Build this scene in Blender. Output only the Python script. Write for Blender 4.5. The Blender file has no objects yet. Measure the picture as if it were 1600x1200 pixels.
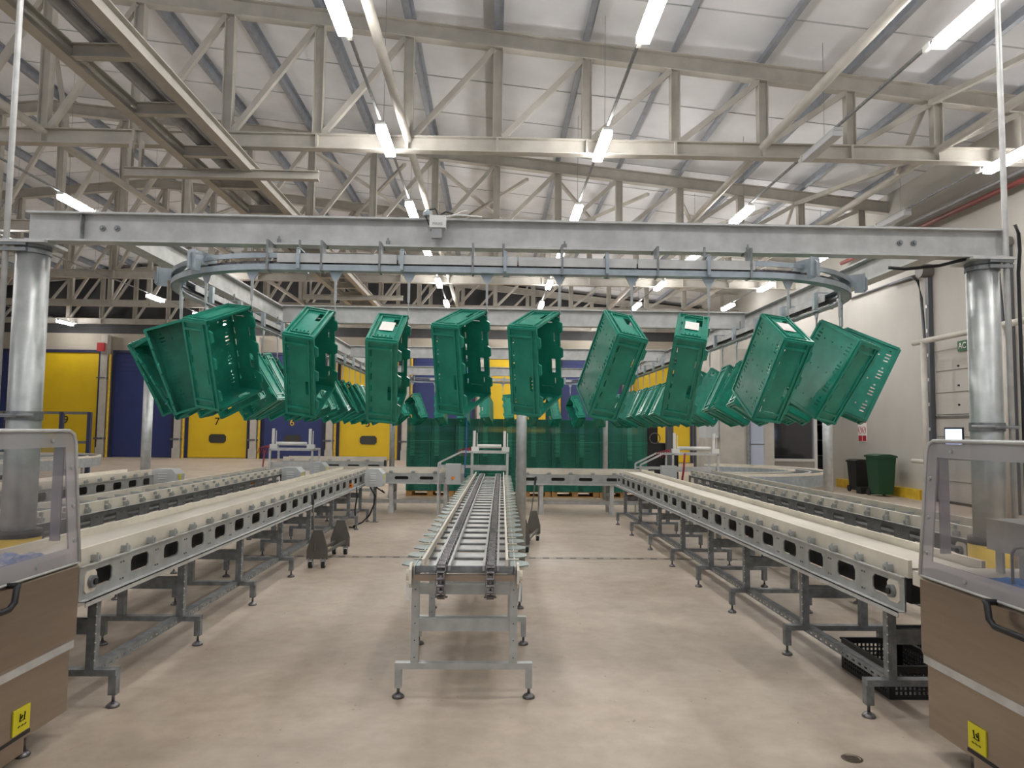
import bpy, math, random
from mathutils import Vector, Matrix
random.seed(7)
C = bpy.context.scene.collection
S = bpy.context.scene
PI = math.pi

# ------------------------------------------------------------------ camera, world, exposure
YAW, PITCH, ROLL, FPX = 0.0249896, 0.0642896, 0.0115725, 1118.4
cy, sy, cp, sp = math.cos(YAW), math.sin(YAW), math.cos(PITCH), math.sin(PITCH)
fwd = Vector((sy*cp, cy*cp, sp)); right = Vector((cy, -sy, 0)); up = right.cross(fwd)
r2 = right*math.cos(ROLL) + up*math.sin(ROLL); u2 = up*math.cos(ROLL) - right*math.sin(ROLL)
cam_data = bpy.data.cameras.new('camera'); cam = bpy.data.objects.new('camera', cam_data); C.objects.link(cam)
M = Matrix((r2, u2, -fwd)).transposed().to_4x4(); M.translation = Vector((0, 0, 1.6)); cam.matrix_world = M
cam_data.sensor_width = 36.0; cam_data.lens = FPX/1600*36.0; cam_data.clip_end = 200; cam_data.clip_start = 0.05
S.camera = cam
W = bpy.data.worlds.new('world'); S.world = W; W.use_nodes = True
W.node_tree.nodes['Background'].inputs[0].default_value = (0.93, 0.96, 1.0, 1)
W.node_tree.nodes['Background'].inputs[1].default_value = 0.32
S.view_settings.view_transform = 'Standard'; S.view_settings.look = 'None'; S.view_settings.gamma = 1
S.view_settings.use_curve_mapping = False
S.view_settings.exposure = 0.86
LAMP = 39.0
S.cycles.max_bounces = 8; S.cycles.diffuse_bounces = 4; S.cycles.glossy_bounces = 3
S.cycles.transmission_bounces = 6; S.cycles.transparent_max_bounces = 12
S.cycles.caustics_reflective = False; S.cycles.caustics_refractive = False
S.cycles.sample_clamp_indirect = 4.0

# ------------------------------------------------------------------ materials
def lin(c):
    return tuple(((v/255)/12.92 if v/255 <= .04045 else ((v/255+.055)/1.055)**2.4) for v in c)
def mat(name, rgb, rough=.6, metal=0.0, var=0.0, scale=6.0, rgb2=None, stretch=None, bump=0.0, emit=0.0, alpha=1.0, trans=0.0, translucent=0.0, detail=6):
    m = bpy.data.materials.new(name); m.use_nodes = True; nt = m.node_tree; b = nt.nodes['Principled BSDF']
    c = lin(rgb); b.inputs['Base Color'].default_value = (*c, 1)
    b.inputs['Roughness'].default_value = rough; b.inputs['Metallic'].default_value = metal
    if rgb2 is None and var: rgb2 = tuple(max(0, v*(1-var)) for v in rgb)
    tc = nt.nodes.new('ShaderNodeTexCoord'); mp = nt.nodes.new('ShaderNodeMapping')
    nt.links.new(tc.outputs['Object'], mp.inputs[0])
    if stretch: mp.inputs['Scale'].default_value = stretch
    if rgb2:
        n = nt.nodes.new('ShaderNodeTexNoise'); n.inputs['Scale'].default_value = scale; n.inputs['Detail'].default_value = detail
        nt.links.new(mp.outputs[0], n.inputs['Vector'])
        r = nt.nodes.new('ShaderNodeValToRGB'); r.color_ramp.elements[0].position = .35; r.color_ramp.elements[1].position = .68
        r.color_ramp.elements[0].color = (*lin(rgb2), 1); r.color_ramp.elements[1].color = (*c, 1)
        nt.links.new(n.outputs['Fac'], r.inputs[0]); nt.links.new(r.outputs[0], b.inputs['Base Color'])
        if bump:
            bp = nt.nodes.new('ShaderNodeBump'); bp.inputs['Strength'].default_value = bump; bp.inputs['Distance'].default_value = .01
            nt.links.new(n.outputs['Fac'], bp.inputs['Height']); nt.links.new(bp.outputs[0], b.inputs['Normal'])
    if emit:
        b.inputs['Emission Color'].default_value = (*c, 1); b.inputs['Emission Strength'].default_value = emit
    if alpha < 1: b.inputs['Alpha'].default_value = alpha
    if trans: b.inputs['Transmission Weight'].default_value = trans
    if translucent:
        out = nt.nodes['Material Output']; t = nt.nodes.new('ShaderNodeBsdfTranslucent'); t.inputs[0].default_value = (*c, 1)
        mx = nt.nodes.new('ShaderNodeMixShader'); mx.inputs[0].default_value = translucent
        nt.links.new(b.outputs[0], mx.inputs[1]); nt.links.new(t.outputs[0], mx.inputs[2]); nt.links.new(mx.outputs[0], out.inputs[0])
    return m

def floor_material():
    m = bpy.data.materials.new('worn_concrete'); m.use_nodes = True; nt = m.node_tree; b = nt.nodes['Principled BSDF']; N = nt.nodes; Lk = nt.links
    tc = N.new('ShaderNodeTexCoord')
    def noise(sc, st, det=8):
        mp = N.new('ShaderNodeMapping'); mp.inputs['Scale'].default_value = st; Lk.new(tc.outputs['Object'], mp.inputs[0])
        n = N.new('ShaderNodeTexNoise'); n.inputs['Scale'].default_value = sc; n.inputs['Detail'].default_value = det; n.inputs['Roughness'].default_value = .6
        Lk.new(mp.outputs[0], n.inputs['Vector']); return n
    def ramp(src, p0, c0, p1, c1):
        r = N.new('ShaderNodeValToRGB'); r.color_ramp.elements[0].position = p0; r.color_ramp.elements[1].position = p1
        r.color_ramp.elements[0].color = (*c0, 1); r.color_ramp.elements[1].color = (*c1, 1); Lk.new(src, r.inputs[0]); return r
    big = ramp(noise(.5, (1, .8, 1)).outputs['Fac'], .35, lin((176, 160, 143)), .65, lin((196, 183, 168)))
    fine = ramp(noise(7, (1, 1, 1), 10).outputs['Fac'], .3, (.78, .76, .74), .7, (1.03, 1.03, 1.03))
    mx = N.new('ShaderNodeMixRGB'); mx.blend_type = 'MULTIPLY'; mx.inputs[0].default_value = .8
    Lk.new(big.outputs[0], mx.inputs[1]); Lk.new(fine.outputs[0], mx.inputs[2])
    st = ramp(noise(1.6, (1, 1.2, 1), 12).outputs['Fac'], .33, (.72, .66, .6), .5, (1, 1, 1))
    mx2 = N.new('ShaderNodeMixRGB'); mx2.blend_type = 'MULTIPLY'; mx2.inputs[0].default_value = .4
    Lk.new(mx.outputs[0], mx2.inputs[1]); Lk.new(st.outputs[0], mx2.inputs[2])
    sc = ramp(noise(17, (1, .8, 1), 5).outputs['Fac'], .27, (.4, .36, .32), .31, (1, 1, 1))
    mx3 = N.new('ShaderNodeMixRGB'); mx3.blend_type = 'MULTIPLY'; mx3.inputs[0].default_value = .6
    Lk.new(mx2.outputs[0], mx3.inputs[1]); Lk.new(sc.outputs[0], mx3.inputs[2])
    Lk.new(mx3.outputs[0], b.inputs['Base Color'])
    rr = ramp(noise(1.4, (1, 1, 1)).outputs['Fac'], .3, (.42,)*3, .7, (.62,)*3); Lk.new(rr.outputs[0], b.inputs['Roughness'])
    return m

MT = dict(
    floor=floor_material(),
    galv=mat('galvanised_steel', (188, 191, 190), .4, .5, .1, 10),
    galvlite=mat('bright_galvanised_beam', (205, 205, 203), .5, .35, .1, 9),
    galvdark=mat('dull_zinc_plate', (150, 153, 155), .5, .5, .2, 16),
    bluezinc=mat('blue_grey_zinc', (178, 188, 195), .4, .5, .1, 12),
    stainless=mat('brushed_stainless', (162, 148, 134), .28, .85, .035, 3, stretch=(1, 1, 14)),
    cream=mat('cream_painted_steel', (186, 181, 172), .55, 0, .08, 3),
    purlin=mat('grey_purlin_steel', (160, 165, 174), .5, .3, .1, 5),
    roof=mat('roof_liner_sheet', (238, 239, 243), .6, 0, .05, 1.2),
    wall=mat('off_white_wall_panel', (180, 176, 169), .7, 0, .05, .8),
    wallback=mat('beige_wall_cladding', (176, 168, 154), .7, 0, .06, 1),
    darkwall=mat('dark_grey_cladding', (74, 74, 76), .8, 0, .1, 2),
    plastic=mat('cream_white_guide_plastic', (226, 218, 202), .5, 0, .06, 5),
    white=mat('white_enamel', (226, 226, 222), .4),
    boxgrey=mat('light_grey_enclosure', (186, 189, 190), .5),
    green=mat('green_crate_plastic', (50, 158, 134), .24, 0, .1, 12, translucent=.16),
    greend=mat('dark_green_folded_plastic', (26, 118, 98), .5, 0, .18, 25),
    greenline=mat('pale_green_lit_lip_and_strap', (70, 165, 140), .5),
    black=mat('black_plastic', (26, 26, 28), .5),
    beltlite=mat('pale_conveyor_belt', (206, 198, 184), .5, 0, .06, 4), darkzinc=mat('shaded_dull_zinc_panel', (116, 118, 118), .55, .35, .15, 12),  # zinc side panels darkened in colour for their shade and dullness
    rubber=mat('dark_belt', (44, 44, 45), .6, 0, .2, 8),
    chain=mat('oiled_steel_chain', (134, 130, 132), .35, .8, .3, 40),
    dust=mat('grey_painted_steel', (108, 104, 98), .5, .1, .1, 6),
    yellow=mat('yellow_door_paint', (222, 186, 28), .5, 0, .05, 1),
    safety=mat('yellow_safety_paint', (216, 178, 50), .5, 0, .12, 6),
    blue=mat('navy_door_paint', (44, 56, 110), .45, 0, .08, 1),
    bluefr=mat('dark_blue_frame_paint', (40, 44, 74), .5),
    tabs=mat('grey_green_roller_pad', (132, 146, 140), .35, .2, .1, 10),
    wood=mat('pallet_wood', (196, 150, 92), .8, 0, .25, 18, stretch=(1, 6, 6)),
    red=mat('red_plastic', (176, 40, 44), .5), orange=mat('orange_switch', (230, 132, 30), .5),
    film=mat('blue_white_film', (226, 222, 228), .25, 0, 0, 9, rgb2=(130, 156, 204), stretch=(6, 1, 1), bump=.6),
    bluecloth=mat('blue_pad', (70, 136, 208), .8, 0, .15, 12),
    sticker=mat('yellow_sticker', (216, 204, 30), .5),
    ink=mat('black_ink', (20, 20, 20), .6), paper=mat('white_paper_label', (232, 228, 222), .6),
    binsgreen=mat('bin_green', (24, 66, 44), .45), sign_green=mat('sign_green', (24, 84, 52), .5),
    sign_red=mat('sign_red', (168, 30, 50), .5), skyblue=mat('pale_blue_panel', (176, 184, 202), .5),
    pipegrey=mat('grey_pipe', (166, 166, 168), .4, .4, .1, 8), piped=mat('dark_grey_track', (88, 90, 94), .5, .4),
    redpipe=mat('dark_red_pipe', (120, 52, 46), .5), hose=mat('blue_air_hose', (40, 100, 180), .4), redhose=mat('red_air_hose', (150, 44, 58), .4),
    lit=mat('lamp_diffuser', (255, 253, 250), .5, emit=LAMP), unlit=mat('unlit_diffuser', (198, 200, 204), .4),
    screen=mat('lit_screen', (120, 160, 255), .4, emit=1.6), daywin=mat('daylight_window', (196, 216, 255), .4, emit=1.1),
    darkroom=mat('dark_room_lining', (60, 58, 60), .8), darkglass=mat('dark_porthole_glass', (62, 60, 56), .15),
)
def glass(name, tint, mixf):
    m = bpy.data.materials.new(name); m.use_nodes = True; nt = m.node_tree; nt.nodes.remove(nt.nodes['Principled BSDF'])
    t = nt.nodes.new('ShaderNodeBsdfTransparent'); t.inputs[0].default_value = (*tint, 1)
    g = nt.nodes.new('ShaderNodeBsdfGlossy'); g.inputs['Roughness'].default_value = .08; g.inputs[0].default_value = (.9, .9, .92, 1)
    d = nt.nodes.new('ShaderNodeBsdfDiffuse'); d.inputs[0].default_value = (.6, .57, .58, 1)
    a = nt.nodes.new('ShaderNodeMixShader'); a.inputs[0].default_value = mixf
    c = nt.nodes.new('ShaderNodeMixShader'); c.inputs[0].default_value = .06
    nt.links.new(t.outputs[0], a.inputs[1]); nt.links.new(d.outputs[0], a.inputs[2])
    nt.links.new(a.outputs[0], c.inputs[1]); nt.links.new(g.outputs[0], c.inputs[2]); nt.links.new(c.outputs[0], nt.nodes['Material Output'].inputs[0])
    return m
MT['acrylic'] = glass('clear_acrylic_guard', (.9, .89, .9), .05)
MT['acrylic_edge'] = glass('smoky_acrylic_border', (.72, .7, .73), .42)
MT['officeglass'] = glass('office_glass', (.75, .76, .8), .04)

# ------------------------------------------------------------------ mesh builder
class MB:
    def __init__(s): s.v = []; s.f = []
    def add(s, vs, fs):
        n = len(s.v); s.v += [tuple(v) for v in vs]; s.f += [tuple(n+i for i in f) for f in fs]; return s
    def box(s, x0, x1, y0, y1, z0, z1):
        return s.add([(x0,y0,z0),(x1,y0,z0),(x1,y1,z0),(x0,y1,z0),(x0,y0,z1),(x1,y0,z1),(x1,y1,z1),(x0,y1,z1)],
                     [(0,3,2,1),(4,5,6,7),(0,1,5,4),(1,2,6,5),(2,3,7,6),(3,0,4,7)])
    def cb(s, c, d): return s.box(c[0]-d[0]/2, c[0]+d[0]/2, c[1]-d[1]/2, c[1]+d[1]/2, c[2]-d[2]/2, c[2]+d[2]/2)
    def frame(s, a, b, upv=(0,0,1)):
        a, b = Vector(a), Vector(b); t = (b-a).normalized(); u = Vector(upv)
        if abs(t.dot(u)) > .98: u = Vector((0,1,0)) if abs(t.y) < .9 else Vector((1,0,0))
        l = t.cross(u).normalized(); u = l.cross(t).normalized(); return a, b, l, u
    def bar(s, a, b, w, h, upv=(0,0,1)):
        a, b, l, u = s.frame(a, b, upv); vs = []
        for p in (a, b): vs += [p-l*w/2-u*h/2, p+l*w/2-u*h/2, p+l*w/2+u*h/2, p-l*w/2+u*h/2]
        return s.add(vs, [(0,1,2,3),(7,6,5,4),(0,4,5,1),(1,5,6,2),(2,6,7,3),(3,7,4,0)])
    def ibeam(s, a, b, h, w, tf=.014, tw=.01, upv=(0,0,1)):
        a, b, l, u = s.frame(a, b, upv)
        for o in (-(h-tf)/2, (h-tf)/2): s.bar(a+u*o, b+u*o, w, tf, upv)
        return s.bar(a, b, tw, h-2*tf, upv)
    def tube(s, a, b, r, n=12, r1=None, caps=True):
        r1 = r if r1 is None else r1
        a, b, l, u = s.frame(a, b); vs = []
        for p, q in ((a, r), (b, r1)):
            for i in range(n): t = 2*PI*i/n; vs.append(p+l*math.cos(t)*q+u*math.sin(t)*q)
        fs = [(i, (i+1) % n, n+(i+1) % n, n+i) for i in range(n)]
        if caps: fs += [tuple(range(n-1, -1, -1)), tuple(range(n, 2*n))]
        return s.add(vs, fs)
    def ptube(s, pts, r, n=8):
        pts = [Vector(p) for p in pts]; vs = []; m = len(pts)
        for i, p in enumerate(pts):
            t = (pts[min(i+1, m-1)]-pts[max(i-1, 0)]).normalized(); u = Vector((0,0,1))
            if abs(t.z) > .95: u = Vector((0,1,0))
            l = t.cross(u).normalized(); u = l.cross(t).normalized()
            for k in range(n): a = 2*PI*k/n; vs.append(p+l*math.cos(a)*r+u*math.sin(a)*r)
        fs = [(i*n+k, i*n+(k+1) % n, (i+1)*n+(k+1) % n, (i+1)*n+k) for i in range(m-1) for k in range(n)]
        fs += [tuple(range(n-1, -1, -1)), tuple(range((m-1)*n, m*n))]
        return s.add(vs, fs)
    def lathe(s, c, prof, n=16):
        vs = []; c = Vector(c); m = len(prof)
        for r, z in prof:
            for k in range(n): a = 2*PI*k/n; vs.append(c+Vector((r*math.cos(a), r*math.sin(a), z)))
        fs = [(i*n+k, i*n+(k+1) % n, (i+1)*n+(k+1) % n, (i+1)*n+k) for i in range(m-1) for k in range(n)]
        fs += [tuple(range(n-1, -1, -1)), tuple(range((m-1)*n, m*n))]
        return s.add(vs, fs)
    def prism(s, O, U, V, N, poly, t):
        O, U, V, N = Vector(O), Vector(U), Vector(V), Vector(N); n = len(poly)
        vs = [O+U*p[0]+V*p[1] for p in poly]+[O+U*p[0]+V*p[1]+N*t for p in poly]
        return s.add(vs, [tuple(range(n-1, -1, -1)), tuple(range(n, 2*n))]+[(i, (i+1) % n, n+(i+1) % n, n+i) for i in range(n)])
    def plate(s, O, U, V, N, w, h, t, holes=()):      # a panel with real rectangular holes
        O, U, V, N = Vector(O), Vector(U), Vector(V), Vector(N)
        us = sorted(set([0, w]+[round(x, 5) for q in holes for x in (q[0], q[2])])); vv = sorted(set([0, h]+[round(x, 5) for q in holes for x in (q[1], q[3])]))
        nu, nv = len(us)-1, len(vv)-1
        def hole(i, j):
            if i < 0 or j < 0 or i >= nu or j >= nv: return True
            a, b = (us[i]+us[i+1])/2, (vv[j]+vv[j+1])/2
            return any(q[0] < a < q[2] and q[1] < b < q[3] for q in holes)
        H = [[hole(i, j) for j in range(nv)] for i in range(nu)]
        g = lambda i, j: True if (i < 0 or j < 0 or i >= nu or j >= nv) else H[i][j]
        idx = {}
        base = len(s.v)
        def vid(i, j, k):
            key = (i, j, k)
            if key not in idx: idx[key] = len(s.v); s.v.append(tuple(O+U*us[i]+V*vv[j]+N*(t*k)))
            return idx[key]
        for i in range(nu):
            j = 0
            while j < nv:
                if H[i][j]: j += 1; continue
                s.f.append((vid(i,j,0), vid(i,j+1,0), vid(i+1,j+1,0), vid(i+1,j,0))); s.f.append((vid(i,j,1), vid(i+1,j,1), vid(i+1,j+1,1), vid(i,j+1,1)))
                for (di, dj, p, q) in ((-1,0,(i,j),(i,j+1)), (1,0,(i+1,j+1),(i+1,j)), (0,-1,(i+1,j),(i,j)), (0,1,(i,j+1),(i+1,j+1))):
                    if g(i+di, j+dj): s.f.append((vid(*p,0), vid(*p,1), vid(*q,1), vid(*q,0)))
                j += 1
        return s
    def slotplate(s, O, U, V, N, w, h, t, slots, ch=.022):   # one row of chamfered slots (centre_u, centre_v, width, height)
        O, U, V, N = Vector(O), Vector(U), Vector(V), Vector(N)
        P = lambda a, b, k: O+U*a+V*b+N*(t*k)
        cuts = [0]+[(slots[i][0]+slots[i+1][0])/2 for i in range(len(slots)-1)]+[w]
        for q, (cu, cv, sw, sh) in enumerate(slots):
            a0, a1 = cuts[q], cuts[q+1]; x0, x1, y0, y1 = cu-sw/2, cu+sw/2, cv-sh/2, cv+sh/2; c = min(ch, sw*.3, sh*.3)
            inn = [(x0+c,y0),(x1-c,y0),(x1,y0+c),(x1,y1-c),(x1-c,y1),(x0+c,y1),(x0,y1-c),(x0,y0+c)]
            out = [(a0,0),(a1,0),(a1,h),(a0,h)]
            vs = [P(*p, k) for k in (0, 1) for p in out+inn]
            F = [(0,1,5,4),(1,6,5),(1,2,7,6),(2,8,7),(2,3,9,8),(3,10,9),(3,0,11,10),(0,4,11)]
            fs = [tuple(reversed(f)) for f in F]+[tuple(i+12 for i in f) for f in F]+[(4+i, 4+(i+1) % 8, 16+(i+1) % 8, 16+i) for i in range(8)]
            fs += [(0,12,13,1),(2,14,15,3)]
            s.add(vs, fs)
        return s
    def build(s, name, m, parent=None, smooth=False, origin=None):
        me = bpy.data.meshes.new(name)
        if parent is not None and origin is None: o = parent['_o'] if '_o' in parent else (0,0,0)
        elif origin is not None: o = origin
        else:
            xs = [v[0] for v in s.v]; ys = [v[1] for v in s.v]; zs = [v[2] for v in s.v]
            o = ((min(xs)+max(xs))/2, (min(ys)+max(ys))/2, min(zs))
        me.from_pydata([(v[0]-o[0], v[1]-o[1], v[2]-o[2]) for v in s.v], [], s.f); me.update()
        if smooth:
            for p in me.polygons: p.use_smooth = len(p.vertices) == 4
        ob = bpy.data.objects.new(name, me); C.objects.link(ob); me.materials.append(MT[m] if isinstance(m, str) else m)
        ob['_o'] = tuple(o)
        if parent is not None:
            ob.parent = parent; po = parent['_o']; ob.location = (o[0]-po[0], o[1]-po[1], o[2]-po[2])
        else: ob.location = o
        return ob
def tag(o, label=None, cat=None, group=None, kind=None):
    if label: o['label'] = label
    if cat: o['category'] = cat
    if group: o['group'] = group
    if kind: o['kind'] = kind
    return o
def thing(name, label, cat, loc=(0,0,0), group=None):
    o = bpy.data.objects.new(name, None); C.objects.link(o); o.location = loc; o['_o'] = tuple(loc); o.empty_display_size = .1
    return tag(o, label, cat, group)
def copy_tree(o, parent=None):
    c = o.copy(); C.objects.link(c)
    if parent is not None: c.parent = parent
    for ch in o.children: copy_tree(ch, c)
    return c
def text(s, size, m, parent, loc, rot, name='lettering', ext=.002):
    cu = bpy.data.curves.new(name, 'FONT'); cu.body = s; cu.size = size; cu.align_x = 'CENTER'; cu.align_y = 'CENTER'; cu.extrude = ext
    tmp = bpy.data.objects.new(name, cu); C.objects.link(tmp); dg = bpy.context.evaluated_depsgraph_get(); me = bpy.data.meshes.new_from_object(tmp.evaluated_get(dg)); bpy.data.objects.remove(tmp)
    me.materials.clear(); me.materials.append(MT[m]); o = bpy.data.objects.new(name, me); C.objects.link(o); o.parent = parent; po = parent['_o']
    o.location = (loc[0]-po[0], loc[1]-po[1], loc[2]-po[2]); o.rotation_euler = rot; o['_o'] = tuple(loc); return o
ONES = ['', 'first','second','third','fourth','fifth','sixth','seventh','eighth','ninth','tenth','eleventh','twelfth','thirteenth','fourteenth','fifteenth','sixteenth','seventeenth','eighteenth','nineteenth']
CARD = ['', '', 'twenty', 'thirty', 'forty']
def ordw(n):
    if n < 20: return ONES[n]
    if n % 10 == 0: return {20: 'twentieth', 30: 'thirtieth', 40: 'fortieth'}[n]
    return CARD[n//10]+'-'+ONES[n % 10]

# ------------------------------------------------------------------ setting
XR, XL, YB = 10.7, -28.0, 37.0
def struct(name, mb, m, parent=None):
    o = mb.build(name, m, parent)
    if parent is None: o['kind'] = 'structure'
    return o
struct('floor', MB().box(XL-4, XR+3, -6, YB+.3, -.2, 0), 'floor')
j = MB(); j.box(XL, XR, 9.05, 9.065, 0, .002); j.box(XL, XR, 9.13, 9.14, 0, .002)
struct('trim_1', j, 'dust')
j = MB()
for i in range(60): j.box(-4.8+i*.17, -4.72+i*.17, 9.075, 9.12, 0, .002)
struct('trim_2', j, 'dust')
def zc(x): return 8.72-.103*x if x > -12 else 9.956+.103*(x+12)
r = MB()
for (xa, xb) in ((-12, XR+.3), (XL, -12)):
    za, zb = zc(xa)+.54, zc(xb)+.54
    r.add([(xa,-3,za),(xb,-3,zb),(xb,YB,zb),(xa,YB,za),(xa,-3,za+.1),(xb,-3,zb+.1),(xb,YB,zb+.1),(xa,YB,za+.1)], [(0,1,2,3),(4,7,6,5),(0,4,5,1),(1,5,6,2),(2,6,7,3),(3,7,4,0)])
struct('ceiling', r, 'roof')
j = MB()
for i in range(21):                                  # sheet seams of the roof liner
    y = 1.0+i*1.8
    for xa, xb in ((-12, XR), (XL, -12)): j.bar((xa, y, zc(xa)+.53), (xb, y, zc(xb)+.53), .02, .015)
struct('trim_3', j, 'boxgrey')
w = MB(); w.box(XL, XR, YB, YB+.2, 0, 6.3); struct('wall_back', w, 'wallback')
w = MB(); w.box(XL, XR, YB, YB+.2, 6.3, 10.6); w_ = w.build('wall_back', 'darkwall'); w_['kind'] = 'structure'
w = MB(); w.box(XL-.2, XL, -3, YB, 0, 8.4); struct('wall_left', w, 'wallback')
# right wall with a dock opening
w = MB(); w.box(XR, XR+.25, -3, 14.45, 0, 8.3); w.box(XR, XR+.25, 17.05, 21.8, 0, 8.3); w.box(XR, XR+.25, 14.45, 17.05, 3.62, 8.3); w.box(XR, XR+.25, 21.8, YB, 3.4, 8.3)
struct('wall_right', w, 'wall')
k = MB(); k.box(XR-.22, XR, 17.45, 21.9, 0, .24); struct('baseboard_right', k, 'safety')

# back wall cold store doors
dc = [(-25.5,'blue',''),(-21.65,'yellow','9'),(-17.85,'blue',''),(-14.05,'yellow','7'),(-10.25,'blue','6'),(-6.4,'yellow','5'),(-2.6,'blue',''),(1.2,'yellow',''),(5.0,'blue',''),(8.7,'yellow','')]
for i, (x, c, num) in enumerate(dc):
    w_ = 1.48; zt = 5.3
    f = MB(); f.box(x-w_-.14, x-w_, YB-.12, YB, 0, zt+.14); f.box(x+w_, x+w_+.14, YB-.12, YB, 0, zt+.14); f.box(x-w_, x+w_, YB-.12, YB, zt, zt+.14)
    d = struct('door_%d' % (i+1), f, 'bluefr')
    p = MB(); p.box(x-w_, x+w_, YB-.06, YB, .03, zt)
    for kx in (-.55, .45):
        for q in range(8):
            if q in (1, 2) and num: continue
            p.tube((x+kx, YB-.075, .75+q*.6), (x+kx, YB-.05, .75+q*.6), .035, 6)
    if c == 'blue':
        for q in range(4): p.box(x-w_, x+w_, YB-.075, YB-.06, zt-.25-q*.22, zt-.23-q*.22)
    p.build('door_panel', c, d)
    if num:
        text(num, .55 if num != '6' else .5, 'ink' if c == 'yellow' else 'yellow', d, (x-.05, YB-.08, 1.85), (PI/2, 0, 0), 'door_number')
        if num != '9':
            g = MB(); a, b_ = .43, .22
            g.prism((x, YB-.09, 1.0), (1,0,0), (0,0,1), (0,1,0), [(-a+.1,-b_),(a-.1,-b_),(a,-b_+.1),(a,b_-.1),(a-.1,b_),(-a+.1,b_),(-a,b_-.1),(-a,-b_+.1)], .04); g.build('porthole', 'darkglass', d)
for i in range(9):
    x = (dc[i][0]+dc[i+1][0])/2
    t = thing('wall_column', 'grey steel column between tall cold store doors, %s from the left' % ordw(i+1), 'column', (x, YB-.4, 0), 'columns between the cold store doors')
    m_ = MB(); m_.box(x-.16, x+.16, YB-.45, YB-.12, 0, 6.2); m_.box(x-.2, x+.2, YB-.5, YB-.45, .0, .5); m_.build('shaft', 'cream', t)
    g = MB(); g.tube((x+.27, YB-.35, 0), (x+.27, YB-.35, 5.2), .06, 10); g.build('guard_post', 'safety', t)
    g = MB(); g.bar((x-.3, YB-.5, .95), (x+.27, YB-.4, .95), .05, .09); g.build('tie_bar', 'piped', t); g = MB().bar((x-.3, YB-.5, 4.0), (x+.27, YB-.4, 4.0), .05, .06); g.build('tie_bar', 'piped', t)
a_ = MB(); a_.cb((-19.85, YB-.55, 5.55), (.36, .12, .42)); tag(a_.build('alarm_box', 'red'), 'small red alarm box high on the column right of door nine', 'alarm')

# ------------------------------------------------------------------ roof steelwork
NODE = 1.66
TY = [13.0, 19.0, 25.0, 31.0, 36.5]
tword = ['nearest', 'second nearest', 'third nearest', 'fourth nearest', 'farthest']
for ti, y in enumerate(TY):
    t = thing('roof_truss', 'cream painted lattice roof truss spanning the hall, %s to the camera' % tword[ti], 'roof truss', (0, y, 6.72), 'roof trusses')
    MB().ibeam((XL, y, 6.86), (XR, y, 6.86), .28, .2, .02, .012).build('bottom_chord', 'cream', t)
    tc_ = MB()
    for xa, xb in ((XL, -12), (-12, XR)): tc_.ibeam((xa, y, zc(xa)+.16), (xb, y, zc(xb)+.16), .32, .2, .02, .012)
    tc_.build('top_chord', 'cream', t)
    for k in range(-16, 7):
        x = k*NODE
        MB().ibeam((x, y, 7.0), (x, y, zc(x)+.02), .18, .16, .012, .01, (1,0,0)).build('vertical_member', 'cream', t)
        g_ = MB(); g_.box(x-.02, x+.02, y-.1, y+.1, 6.74, 6.98); g_.build('stiffener', 'cream', t)
        if k < 6: MB().bar((x+.1, y, 7.02), (x+NODE-.08, y, zc(x+NODE)), .1, .1).build('diagonal_member', 'cream', t)
for k in range(-16, 7):
    x = k*NODE; z = zc(x)+.42; p = MB()
    p.box(x-.012, x+.012, -3, YB, z-.09, z+.09); p.box(x-.09, x+.012, -3, YB, z-.105, z-.09); p.box(x-.012, x+.09, -3, YB, z+.09, z+.105)
    tag(p.build('roof_purlin', 'purlin'), 'grey roof purlin running front to back, %s from the right wall' % ordw(7-k), 'purlin', 'roof purlins')
for q, (x, wd) in enumerate(((-8.3, 'far left'), (-1.66, 'middle left'), (4.98, 'middle right'), (8.3, 'far right'))):
    tag(MB().tube((x, 3.0, 6.95), (x, YB, 6.95), .075, 10).build('tie_tube', 'cream', smooth=True), 'cream tie tube running front to back along the truss feet, %s one' % wd, 'tie tube', 'longitudinal tie tubes')
n_ = 0
for x, wd in ((-8.44, 'left'), (8.14, 'right')):
    ys = [7.0]+TY[:4]
    for q in range(4):
        b = MB(); b.bar((x, ys[q], 6.9), (x, ys[q+1]-.1, zc(x)-.05), .09, .09)
        if q: b.bar((x, ys[q]+.1, zc(x)-.05), (x, ys[q]+1.1, 6.9), .07, .07)
        tag(b.build('vertical_brace', 'cream'), 'slanting cream brace between trusses on the %s side, %s from the front' % (wd, ordw(q+1)), 'brace', 'vertical roof braces')
for q, x in enumerate((-5.0, -1.66, 1.66, 4.98)):
    b = MB(); x2 = x+NODE*1.5
    b.bar((x, 19.12, zc(x)-.12), (x2, 24.9, zc(x2)-.12), .08, .08); b.bar((x2, 19.12, zc(x2)-.2), (x, 24.9, zc(x)-.2), .08, .08)
    tag(b.build('cross_brace', 'cream'), 'crossed cream roof braces behind the second truss, %s from the left' % ordw(q+1), 'brace', 'crossed roof braces')

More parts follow.
